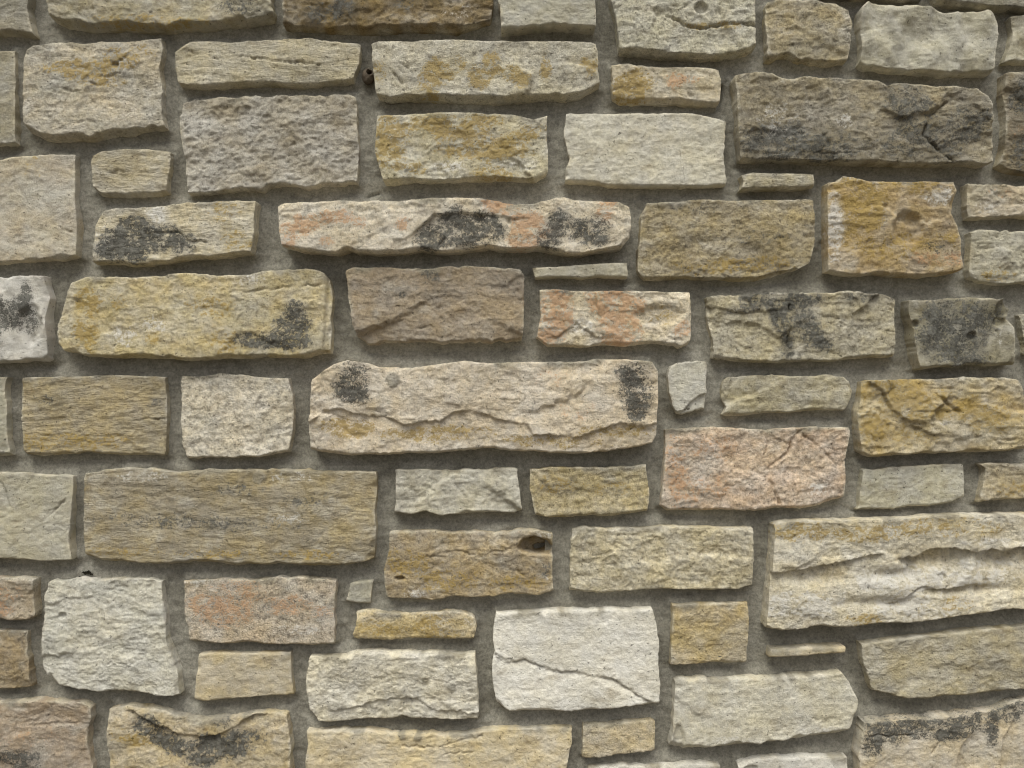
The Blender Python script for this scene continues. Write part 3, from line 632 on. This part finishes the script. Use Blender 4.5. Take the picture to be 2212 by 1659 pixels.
 ('d: 540,1400 650,1385 800,1366 950,1366 1050,1384 1120,1394 1250,1381 1400,1371 1600,1375 1800,1371 2000,1380 2212,1381 e: 237,1392', 'e: 238,1550 h: 236,150', 'g: 546,302 650,330 720,338 780,330 850,340 1000,349 1200,349 1350,347 1500,364 1650,356 1800,352 2000,363 2100,364 h: 0,362 60,356 130,336 224,318', 'g: 531,100', 2.8, (166,150,112), (146,133,104), 'l', dict(amp=1.1, bev=6, drop=8, stains=[('k','g: 1500,100 900,60',600,60,.28),('k','d: 1500,1500 2000,1560',250,60,.3),('w','d: 900,1420 1900,1420 g: 1800,60',250,50,.35),('o','g: 800,270 1400,280 2000,290',300,40,.35)], feats=[('lump','d: 1660,1420',12,2)], label='long tan block with fine dark horizontal bedding')),
 ('e: 355,1376 450,1375 550,1366 700,1384 850,1376 1000,1371 1142,1371', 'e: 1156,1450 1166,1550', 'h: 352,20 440,34 560,12 640,38 760,34 900,17 1020,20 1120,33 1172,5', 'e: 360,1500', 2.8, (198,191,169), (184,176,152), 'r', dict(bev=4, drop=6)),
 ('e: 1220,1376 1350,1361 1500,1361 1700,1365 1850,1356 1966,1342', 'e: 1976,1420 1985,1540', 'h: 1258,38 1350,53 1450,54 1600,45 1800,40 1975,12', 'e: 1222,1500 1248,1610', 2.8, (186,168,121), (174,160,122), 'r', dict(bev=4, drop=6, stains=[('o','e: 1700,1500 1400,1470',200,70,.35)])),
 ('h: 318,146 420,141 560,131 700,148 850,141 1000,145 1100,140 1160,118 1260,126 1366,150', 'h: 1366,220 1368,320 1362,420', 'h: 302,568 380,575 520,589 600,587 700,562 850,569 1000,564 1080,543 1200,550 1280,553 1376,524', 'h: 322,250 287,380 286,480', 2.8, (170,150,112), (152,134,100), 'r', dict(amp=.8, bev=4, drop=6, stains=[('o','h: 420,350 700,450',250,100,.45),('o','h: 1150,470',200,60,.4),('k','h: 1310,380',60,60,.4),('w','h: 470,540 1300,160',90,40,.6),('w','h: 1300,440',60,50,.4)], feats=[('hole','h: 1250,230',27,14,30),('hole','h: 1330,262',24,8,14),('crack','h: 620,280 740,260 900,300 980,270 1100,250',3,3),('hole','h: 385,442',9,3,8),('crack','h: 560,298 640,300',2,3),('crack','h: 1090,380 1180,415',2,3)], label='tan block with a deep dark hole near its right end')),
 ('h: 1495,126 1570,107 1700,120 1800,115 2000,115 2080,107 2212,111 i: 200,110 350,115 475,113', 'i: 476,300', 'h: 1476,525 1550,535 1650,544 1780,539 1900,526 2050,517 2212,520 i: 100,521 200,524 300,516 380,518 474,490', 'h: 1476,300 1484,400', 3.0, (196,183,148), (184,172,140), 'r', dict(bev=4, drop=6, feats=[('crack','h: 1760,210 1770,300',2,2.5)], label='plain cream block right of the block with the deep hole')),
 ('i: 595,95 680,71 800,66 950,70 1060,70 1170,61 1300,55 1450,50 1600,31 1800,30 2000,30 2212,25 2760,20', '', 'i: 545,764 650,780 780,770 900,756 1000,769 1110,764 1250,746 1480,735 1600,729 1700,711 1850,690 2000,670 2100,646 2212,650 2760,620', 'i: 590,300 570,500 548,690', 4.0, (204,195,172), (194,180,146), 'r', dict(amp=.75, bev=5, drop=8, stains=[('o','i: 700,130 1200,150 1700,110',450,70,.4),('w','i: 750,600 1500,620 1400,450 1900,420',350,110,.7),('w','i: 2000,200',300,40,.5),('o','i: 1780,610 1180,710',140,50,.5)], feats=[('ledge','i: 590,410 750,390 900,355 1060,335 1200,290',10,.010,.03),('ledge','i: 1500,310 1580,265 1720,250 1830,255 1900,275 2000,245 2090,275 2160,250 2300,240',17,.013,.032),('ledge','i: 1660,520 1740,515 1800,500 1900,495',9,.008,.018),('ledge','i: 1380,600 1440,570 1520,520 1560,500',4,.005,.03),('hole','i: 1690,440',8,8,3),('bowl','i: 1660,330 2070,330',34,12,9),('bowl','i: 850,440 1350,420',48,11,7),('bowl','i: 1250,600 2000,520',55,8,6)], label='large cream block with wavy hollowed ledges at the right edge')),
 ('h: 2127,606 2212,601 i: 100,591 250,595 442,591', 'i: 446,700 437,900', 'h: 2116,1004 i: 0,1004 100,999 200,990 330,989 428,983', 'h: 2121,800', 2.4, (184,163,116), (174,156,112), 'r', dict(amp=.8, bev=3, drop=4, label='small tan squarish block left of the large cream block')),
 ('i: 580,890 700,881 850,875 1066,869', 'i: 1062,905', 'i: 571,955 650,950 750,941 850,935 960,926 1060,916', '', 3.2, (200,182,143), (190,174,136), 's', dict(bev=2.5, drop=4, warp=.6, label='thin cream sliver under the large cream block')),
 # ---- seventh course
 ('g: -220,430 0,430 150,431 241,441', 'g: 236,550 246,640', 'g: -220,716 0,711 100,714 200,705 246,688', '', 2.8, (172,156,130), (160,146,122), 'r', dict(bev=5, drop=7, stains=[('r','g: 90,520 30,620',90,80,.6)], label='small block with a rust patch at the left edge')),
 ('g: -330,771 0,771 180,776', 'g: 182,900 206,1060', 'g: -330,1160 100,1159 216,1144', '', 2.4, (158,137,99), (146,128,94), 'r', {}),
 ('g: 312,460 450,441 600,445 800,445 1000,446 1046,457', 'g: 1052,550 1076,700 1086,850 1116,950 1150,1050', 'g: 326,1080 380,1128 500,1158 650,1165 800,1165 950,1184 1060,1194 1166,1189', 'g: 286,550 276,800 276,1000', 3.0, (204,197,176), (190,186,170), 'r', dict(amp=1, bev=3, drop=5, feats=[('hole','g: 400,675',7,5,6),('crack','g: 700,985 860,990',2.5,3),('side','g: 1040,470 1060,700 1090,880 1140,1080',5)], label='large squarish pale grey block near the lower left')),
 ('g: 1170,456 1300,450 1500,446 1600,449 1800,436 1950,436 2050,441 2161,452', 'g: 2152,600 2155,750', 'g: 1216,850 1300,856 1450,868 1580,857 1680,867 1800,870 1900,866 2000,870 2146,866', 'g: 1182,600 1191,720', 2.8, (190,171,143), (180,168,146), 'R', dict(amp=.45, bev=3, drop=5, stains=[('r','g: 1350,600 1500,540 1450,680',200,100,.55),('r','g: 1800,600 1950,650',280,70,.4),('w','g: 1900,770 1300,460',220,40,.5)], label='buff block with a wide rust-coloured blush')),
 ('h: 72,470 130,456 221,450', 'h: 207,530', 'h: 41,590 100,599 201,605', 'h: 52,540', 2.0, (172,167,147), (162,156,136), 's', dict(bev=2, drop=3, warp=.5, smear=0, label='tiny square chip of pale stone')),
 ('h: 105,656 200,646 270,660 400,664 550,655 700,646 780,651 852,672', 'h: 880,720 868,790', 'h: 96,828 200,826 330,833 440,822 600,825 720,830 861,827', 'h: 101,750', 2.4, (196,176,129), (186,166,118), 'r', dict(amp=.8, bev=3, drop=4, stains=[('o','h: 200,760 350,760',150,60,.5),('o','h: 600,720 640,780',130,60,.65),('w','h: 800,720',60,40,.5)], label='narrow block with ochre patches below the tiny chip')),
 ('h: 1005,661 1200,651 1350,646 1500,641 1700,636 1850,640 2006,633', 'h: 2030,730 2045,850 2041,1000 2056,1150', 'h: 1010,1245 1060,1293 1130,1310 1300,1305 1500,1299 1700,1291 1880,1270 2052,1254', 'h: 990,750 992,900 981,1000 986,1150', 3.2, (218,212,197), (208,202,186), 's', dict(amp=.9, bev=4, drop=6, feats=[('crack','h: 975,918 1010,930 1065,968 1130,970 1180,962 1280,1000 1400,1038 1490,1040 1600,1060 1680,1073 1760,1090 1850,1150 1950,1218 2020,1252',3,3),('ledge','h: 985,925 1065,970 1130,972 1180,964 1280,1002 1400,1040 1490,1042 1600,1062 1680,1075 1760,1092 1850,1152 1950,1220 2020,1254',4,.003,.01)], label='near-white block split by a slanting groove')),
 ('g: 1276,920 1400,911 1600,915 1870,907', 'g: 1876,1050', 'g: 1246,1226 1300,1238 1400,1225 1550,1216 1700,1202 1886,1194', 'g: 1261,1050', 2.4, (194,177,138), (182,167,134), 's', dict(amp=1, bev=3, drop=5)),
 ('g: 1986,936 2100,931 2212,936 h: 100,911 250,907 400,915 600,915 750,920 871,917', 'h: 880,1000 886,1100 895,1200', 'g: 1990,1312 2030,1373 2100,1378 2212,1366 h: 100,1360 200,1356 300,1364 400,1333 460,1353 600,1355 720,1364 888,1357', 'g: 1962,1100 1971,1230', 3.2, (210,201,178), (200,191,166), 'r', dict(amp=.9, bev=6, drop=8, smear=.5, feats=[('ledge','h: 0,1290 250,1230 430,1215 500,1220 620,1285 890,1310',4,.004),('lump','h: 722,1125',8,2.5),('lump','h: 552,1080',6,2)], label='cream block left of the near-white grooved block')),
 ('h: 2146,1095 i: 0,1086 150,1085 300,1080 450,1071 600,1074 800,1060 950,1046 1040,1032', 'i: 1092,1100 1150,1220 1141,1290', 'h: 2112,1528 2160,1547 i: 0,1550 150,1544 300,1530 500,1510 700,1489 900,1464 1082,1434', 'h: 2141,1200 2136,1400', 3.2, (200,193,172), (190,182,158), 's', dict(amp=1.1, bev=10, drop=9, feats=[('crack','i: 860,1340 950,1345',3,2.5),('hole','h: 2170,1480',9,26,6),('lump','i: 720,1055',7,2)], stains=[('w','i: 300,1480 900,1420',300,40,.4)], label='smooth pale block with a rounded right end near the bottom')),
 ('i: 1146,850 1300,835 1500,815 1700,791 1900,770 2000,756 2212,740 2700,690', '', 'i: 1230,1165 1330,1190 1430,1213 1580,1219 1700,1210 1850,1199 2000,1185 2212,1166 2700,1120', 'i: 1170,1000 1206,1120', 3.0, (178,165,130), (168,157,128), 'r', dict(amp=.7, bev=5, drop=7, label='buff block sloping up to the right edge')),
 # ---- bottom course, cut by the frame
 ('i: 1166,1351 1300,1345 1450,1340 1600,1335 1650,1321 1850,1310 1900,1300 2050,1275 2130,1242 2212,1236 2620,1190', '', 'i: 1140,1890 2620,1880', 'i: 1160,1420 1131,1560 1140,1659', 3.8, (196,180,150), (184,170,142), 's', dict(amp=1.2, stains=[('k','i: 1220,1410 1220,1500',80,90,.75),('k','i: 1400,1390 1540,1400 1480,1380',170,70,.8),('k','i: 1680,1420 1800,1370',120,80,.75),('k','i: 1910,1330 1900,1380',50,100,.85),('k','i: 2020,1340 2010,1420',50,110,.7),('k','i: 2110,1280 2190,1290',60,90,.8),('k','i: 1380,1480',70,60,.4)], feats=[('side','i: 1870,1310 1880,1400 1800,1510 1770,1600 1760,1700',7),('side','i: 2170,1240 2150,1350 2080,1470 2060,1700',6),('crack','i: 1180,1440 1420,1440 1560,1430',2.5,3),('crack','i: 1660,1400 1650,1500 1600,1560',2.5,3)], label='cream block with black stains along its top, in the lower right corner')),
 ('g: -280,1230 0,1226 200,1216 400,1225 560,1231', 'g: 605,1262 604,1330 572,1400 576,1500 603,1640', 'g: -280,1780 600,1790', '', 2.8, (176,156,130), (164,146,122), 'r', dict(amp=.8, stains=[('k','g: 80,1580 130,1620',200,60,.5),('r','g: 200,1450',250,100,.2)], feats=[('crack','g: 200,1380 400,1360 590,1365',2.5,3)])),
 ('g: 690,1270 800,1256 900,1265 1050,1281 1120,1306 1250,1338 1350,1339 1500,1325 1650,1302 1750,1296 1842,1312', 'g: 1866,1400 1870,1550', 'g: 700,1800 1870,1800', 'g: 686,1400 700,1600', 3.2, (186,166,124), (174,158,122), 'r', dict(amp=.8, stains=[('k','g: 940,1360 980,1420 1060,1470 1130,1520',100,60,.95),('k','g: 1350,1500 1500,1520',170,80,1),('k','g: 1300,1590 1600,1460',130,60,.85),('k','g: 1420,1350',70,50,.5),('o','g: 900,1480 800,1440',120,50,.6),('w','g: 1130,1480',40,30,.7)], feats=[('ledge','g: 860,1290 1000,1370 1150,1440 1380,1450 1500,1380 1640,1310',6,.004,.035)], label='buff block with black lichen in its hollow, at the bottom left')),
 ('g: 1966,1406 2100,1410 2212,1406 h: 150,1402 350,1428 550,1438 700,1430 850,1420 1000,1397 1150,1391 1300,1387 1491,1397', 'h: 1486,1500 1461,1620', 'g: 1960,1800 h: 1440,1800', 'g: 1975,1500 1956,1620', 2.8, (200,183,143), (190,174,140), 's', dict(amp=1.2, smear=.5, feats=[('crack','h: 410,1512 630,1515 760,1480 920,1445',2.5,3),('crack','h: 680,1560 850,1550',2,2),('lump','h: 402,1440',7,2),('lump','h: 505,1447',7,2)], label='long cream block with a thin slanting crack at the bottom of the picture')),
 ('h: 1560,1376 1700,1366 1850,1356 2000,1346 2021,1352', 'h: 2026,1450', 'h: 1555,1596 1650,1595 1750,1581 1900,1561 2022,1544', 'h: 1556,1480', 2.4, (194,177,139), (184,168,136), 'r', dict(amp=.8, bev=3, drop=5)),
 ('h: 1590,1655 1800,1641 2000,1636 2212,1626 i: 100,1616 262,1626', '', 'h: 1585,1860 i: 265,1860', '', 2.6, (204,198,182), (194,188,170), 's', {}),
 ('i: 370,1622 500,1592 700,1581 900,1571 1080,1577', 'i: 1078,1660', 'i: 372,1860 1075,1860', '', 2.6, (208,203,190), (198,192,178), 's', dict(feats=[('hole','i: 450,1648',12,4,5)])),
]

for n_, s_ in enumerate(S):
    T, R, B, L, pr, c1, c2, stl, op = s_
    op = dict(op)
    build_stone(101 + n_ * 37, pts(T), pts(R), pts(B), pts(L), max(0.015, pr * 0.0094 - 0.0030), c1, c2, stl, **op)

# ------------------------------------------------------------------ the wall goes on beyond the picture
PAL = [((176,160,124), (162,148,116)), ((196,186,160), (182,172,146)), ((184,165,120), (168,152,112)), ((204,196,176), (190,184,164)),
       ((160,143,106), (144,130,98)), ((188,170,142), (176,160,134))]
rnd = random.Random(5)

def filler(x0, y0, x1, y1, seed):
    j = lambda a: rnd.uniform(-a, a)
    T = np.array([(x0 + j(8), y0 + j(7)), (x0 * .7 + x1 * .3, y0 + j(8)), (x0 * .35 + x1 * .65, y0 + j(8)), (x1 + j(8), y0 + j(7))])
    B = np.array([(x0 + j(8), y1 + j(7)), (x0 * .7 + x1 * .3, y1 + j(8)), (x0 * .35 + x1 * .65, y1 + j(8)), (x1 + j(8), y1 + j(7))])
    c = rnd.choice(PAL)
    st = []
    return build_stone(seed, T, np.empty((0, 2)), B, np.empty((0, 2)), rnd.uniform(.024, .04), c[0], c[1], rnd.choice('rrsl'), stains=st, cell=0.0075)

def course(x_from, x_to, y0, y1, sgn, seed):
    x, k = x_from, 0
    while abs(x - x_from) < abs(x_to - x_from):
        w = rnd.uniform(1.3, 3.6) * min(max(y1 - y0, 90), 190)
        a, b = sorted((x, x + sgn * w))
        if y1 - y0 > 170 and rnd.random() < .3:
            m = y0 + (y1 - y0) * rnd.uniform(.38, .6)
            filler(a, y0, b, m - 15, seed + k * 3)
            filler(a, m + 15, b, y1, seed + k * 3 + 1)
        else:
            filler(a, y0, b, y1, seed + k * 3)
        x += sgn * (w + 32)
        k += 1

LEFT = [(-111,-48,80),(-94,109,316),(-88,340,568),(-81,601,786),(-111,815,987),(-101,1019,1209),(-74,1245,1341),(-111,1360,1490),(-94,1514,1700)]
RIGHT = [(2376,-48,27),(2343,34,140),(2349,160,380),(2363,400,473),(2309,499,613),(2356,680,770),(2220,817,968),(2343,1001,1078),(2396,1108,1310),(2376,1338,1480),(2349,1506,1735)]
for k_, (x_, a_, b_) in enumerate(LEFT):
    course(x_ - 32, -900, a_, b_, -1, 9000 + 100 * k_)
for k_, (x_, a_, b_) in enumerate(RIGHT):
    course(x_ + 34, 3100, a_, b_, 1, 12000 + 100 * k_)
y_ = -80.0
for k_, h_ in enumerate((150, 110)):
    course(-920 - 60 * k_, 3050, y_ - h_, y_, 1, 15000 + 300 * k_)
    y_ -= h_ + 32
y_ = 1765.0
for k_, h_ in enumerate((150, 200, 170, 0)):
    y2 = y_ + h_ if h_ else 2560.0
    course(-900 - 70 * (k_ % 2), 3050, y_, y2, 1, 18000 + 300 * k_)
    y_ = y2 + 32

# ------------------------------------------------------------------ mortar bed between the stones
def axis(lo, hi, a, b, fine, coarse):
    return np.r_[np.arange(lo, a, coarse), np.arange(a, b, fine), np.arange(b, hi, coarse), hi]

x_lo = min(o[0][:, 0].min() for o in OUTLINES) - 0.03
x_hi = max(o[0][:, 0].max() for o in OUTLINES) + 0.03
z_hi = max(o[0][:, 1].max() for o in OUTLINES) + 0.03
xs = axis(x_lo, x_hi, -0.83, 0.83, 0.003, 0.012)
zs = axis(-0.02, z_hi, CAM_Z - 0.63, CAM_Z + 0.63, 0.003, 0.012)
GX, GZ = np.meshgrid(xs, zs)
dist = np.full(GX.shape, 0.05)
above = np.zeros(GX.shape)
inside = np.zeros(GX.shape, bool)
for poly, cell in OUTLINES:
    x0, z0 = poly.min(0) - 0.035
    x1, z1 = poly.max(0) + 0.035
    i0, i1 = np.searchsorted(xs, (x0, x1))
    k0, k1 = np.searchsorted(zs, (z0, z1))
    if i1 <= i0 or k1 <= k0:
        continue
    sx, sz = GX[k0:k1, i0:i1], GZ[k0:k1, i0:i1]
    q = poly[::2] if cell < 0.004 else poly
    px, pz = sx.ravel(), sz.ravel()
    ins = np.zeros(len(px), bool)
    a, b = q, np.roll(q, -1, 0)
    for (ax, az), (bx, bz) in zip(a, b):
        if az == bz:
            continue
        c = (az > pz) != (bz > pz)
        ins ^= c & (px < (bx - ax) * (pz - az) / (bz - az) + ax)
    dd = np.empty(len(px))
    up = np.zeros(len(px))
    PP = np.stack([px, pz], 1)
    for s0 in range(0, len(px), 3000):
        D = ((PP[s0:s0 + 3000, None] - q[None]) ** 2).sum(2)
        am = D.argmin(1)
        dd[s0:s0 + 3000] = np.sqrt(D[np.arange(len(am)), am])
        up[s0:s0 + 3000] = PP[s0:s0 + 3000, 1] - q[am, 1]
    dd = np.where(ins, -dd, dd).reshape(sx.shape)
    up = up.reshape(sx.shape)
    cur = dist[k0:k1, i0:i1]
    better = dd < cur
    above[k0:k1, i0:i1] = np.where(better, up, above[k0:k1, i0:i1])
    dist[k0:k1, i0:i1] = np.where(better, dd, cur)
dpos = np.clip(dist, 0, 1)
on_top = sstep(0.25, 0.8, above / (np.abs(dist) + 0.0035))
under = sstep(0.25, 0.8, -above / (np.abs(dist) + 0.0035))
rise = 0.0070 * (1 - 0.75 * under) * np.exp(-dpos / 0.006) + 0.0065 * on_top * np.exp(-dpos / 0.010)
rise = rise * np.clip(0.9 + 1.4 * fbm(GX, GZ, 0.06, 3, 501), 0.1, 2)
relief = 0.0030 * fbm(GX * 0.6, GZ, 0.08, 3, 502) + 0.0012 * fbm(GX, GZ, 0.012, 3, 503) + 0.0011 * fbm(GX * 0.2, GZ, 0.009, 2, 504)
crumb = 0.0022 * sstep(0.35, 0.6, fbm(GX, GZ, 0.02, 3, 505))
GY = -(rise + relief + crumb)
# gaps in the pointing
def gap(where, w, dp):
    global GY
    q = to_wall(pts(where), 0.0)
    d = seg_dist(np.stack([GX.ravel(), GZ.ravel()], 1), q).reshape(GX.shape)
    GY = GY + dp * np.clip(1.2 - d / w, 0, 1)
gap('c: 268,560 262,640 252,700', 0.004, 0.016)
gap('b: 320,655 400,640', 0.005, 0.014)
gap('b: 170,1270 250,1240', 0.003, 0.006)
gap('c: 905,1560 890,1620', 0.005, 0.006)
idx = np.arange(GX.size).reshape(GX.shape)
V = np.stack([GX, GY, GZ], -1).reshape(-1, 3)
F = np.stack([idx[:-1, :-1], idx[:-1, 1:], idx[1:, 1:], idx[1:, :-1]], -1).reshape(-1, 4)
deep = (dist < -0.010).ravel()
F = F[~deep[F].all(1)]
used = np.zeros(len(V), bool)
used[F.ravel()] = True
remap = np.cumsum(used) - 1
mort = make_mesh('mortar', V[used], remap[F])
obj('mortar', mort, M_MORTAR, wall)
# body of the wall behind the facing
bx = np.array([(x_lo - .01, 0.012, -0.05), (x_hi + .01, 0.012, -0.05), (x_hi + .01, 0.40, -0.05), (x_lo - .01, 0.40, -0.05),
               (x_lo - .01, 0.012, z_hi + .01), (x_hi + .01, 0.012, z_hi + .01), (x_hi + .01, 0.40, z_hi + .01), (x_lo - .01, 0.40, z_hi + .01)])
core = make_mesh('wall_core', bx, np.array([[0, 1, 5, 4], [1, 2, 6, 5], [2, 3, 7, 6], [3, 0, 4, 7], [4, 5, 6, 7], [3, 2, 1, 0]]))
core.polygons.foreach_set('use_smooth', np.zeros(6, dtype=bool))
obj('wall_core', core, M_MORTAR, wall)

# ------------------------------------------------------------------ small things lodged in the joints
def at(where, y):
    q = to_wall(pts(where), -y)[0]
    return (q[0], y, q[1])

# hollow lump of mud, open to the upper right
nu_, nv_ = 40, 22
uu, vv = np.meshgrid(np.linspace(0, 2 * np.pi, nu_, endpoint=False), np.linspace(0.0, 1.0, nv_))
th = vv * np.pi
r = 0.0095 * (1 + 0.22 * fbm(np.cos(uu) * np.sin(th), np.sin(uu) * np.sin(th) + np.cos(th), 0.6, 3, 900))
X, Y, Z = r * np.sin(th) * np.cos(uu), -r * 1.05 * np.cos(th), r * 1.35 * np.sin(th) * np.sin(uu)
hole = 1 - sstep(0.45, 0.8, np.hypot(X - 0.0025, (Z - 0.005)) / 0.0062)
Y = Y + 0.013 * hole * (Y < 0)
Vn = np.stack([X, Y, Z], -1).reshape(-1, 3)
ii = np.arange(nu_ * nv_).reshape(nv_, nu_)
Fn = np.stack([ii[:-1], np.roll(ii[:-1], -1, 1), np.roll(ii[1:], -1, 1), ii[1:]], -1).reshape(-1, 4)
nest = obj('mud_nest', make_mesh('mud_nest', Vn, Fn), M_MUD, None, at('b: 185,492', -0.010))
nest['label'] = 'small brown hollow mud lump lodged in the upright joint near the top'
nest['category'] = 'mud nest'

def scrap(where, size, rot, seed, label):
    n = 12
    t = np.linspace(-1, 1, n)
    Vs, Fs = [], []
    for side in (0, 1):
        for i, a in enumerate(t):
            w = size * 0.24 * (1 - abs(a) ** 1.5) + 0.0008 + 0.0009 * math.sin(i * 2.3 + seed)
            for k, s in enumerate((-1, 0, 1)):
                u, v = a * size, s * w + 0.0012 * math.sin(a * 5 + seed)
                yy = -0.0030 * (abs(s)) - 0.0025 * a * a + (0.0007 if side else 0)
                Vs.append((u * math.cos(rot) - v * math.sin(rot), yy, u * math.sin(rot) + v * math.cos(rot)))
    nb = n * 3
    for i in range(n - 1):
        for k in range(2):
            a = i * 3 + k
            Fs.append((a, a + 3, a + 4, a + 1))
            Fs.append((nb + a, nb + a + 1, nb + a + 4, nb + a + 3))
        for k in (0, 2):
            a = i * 3 + k
            Fs.append((a, nb + a, nb + a + 3, a + 3))
    o = obj('dead_leaf_scrap', make_mesh('dead_leaf_scrap', np.array(Vs), np.array(Fs)), M_LEAF, None, at(where, -0.0045))
    o['label'] = label
    o['category'] = 'leaf scrap'
    o['group'] = 'dry leaf scraps caught on the mortar'
    return o

scrap('g: 570,405', 0.0085, math.radians(-10), 1.0, 'larger blackish dry leaf scrap on the mortar under the long bedded block')
scrap('g: 516,442', 0.0038, math.radians(70), 2.6, 'smaller blackish leaf scrap just below the larger one')
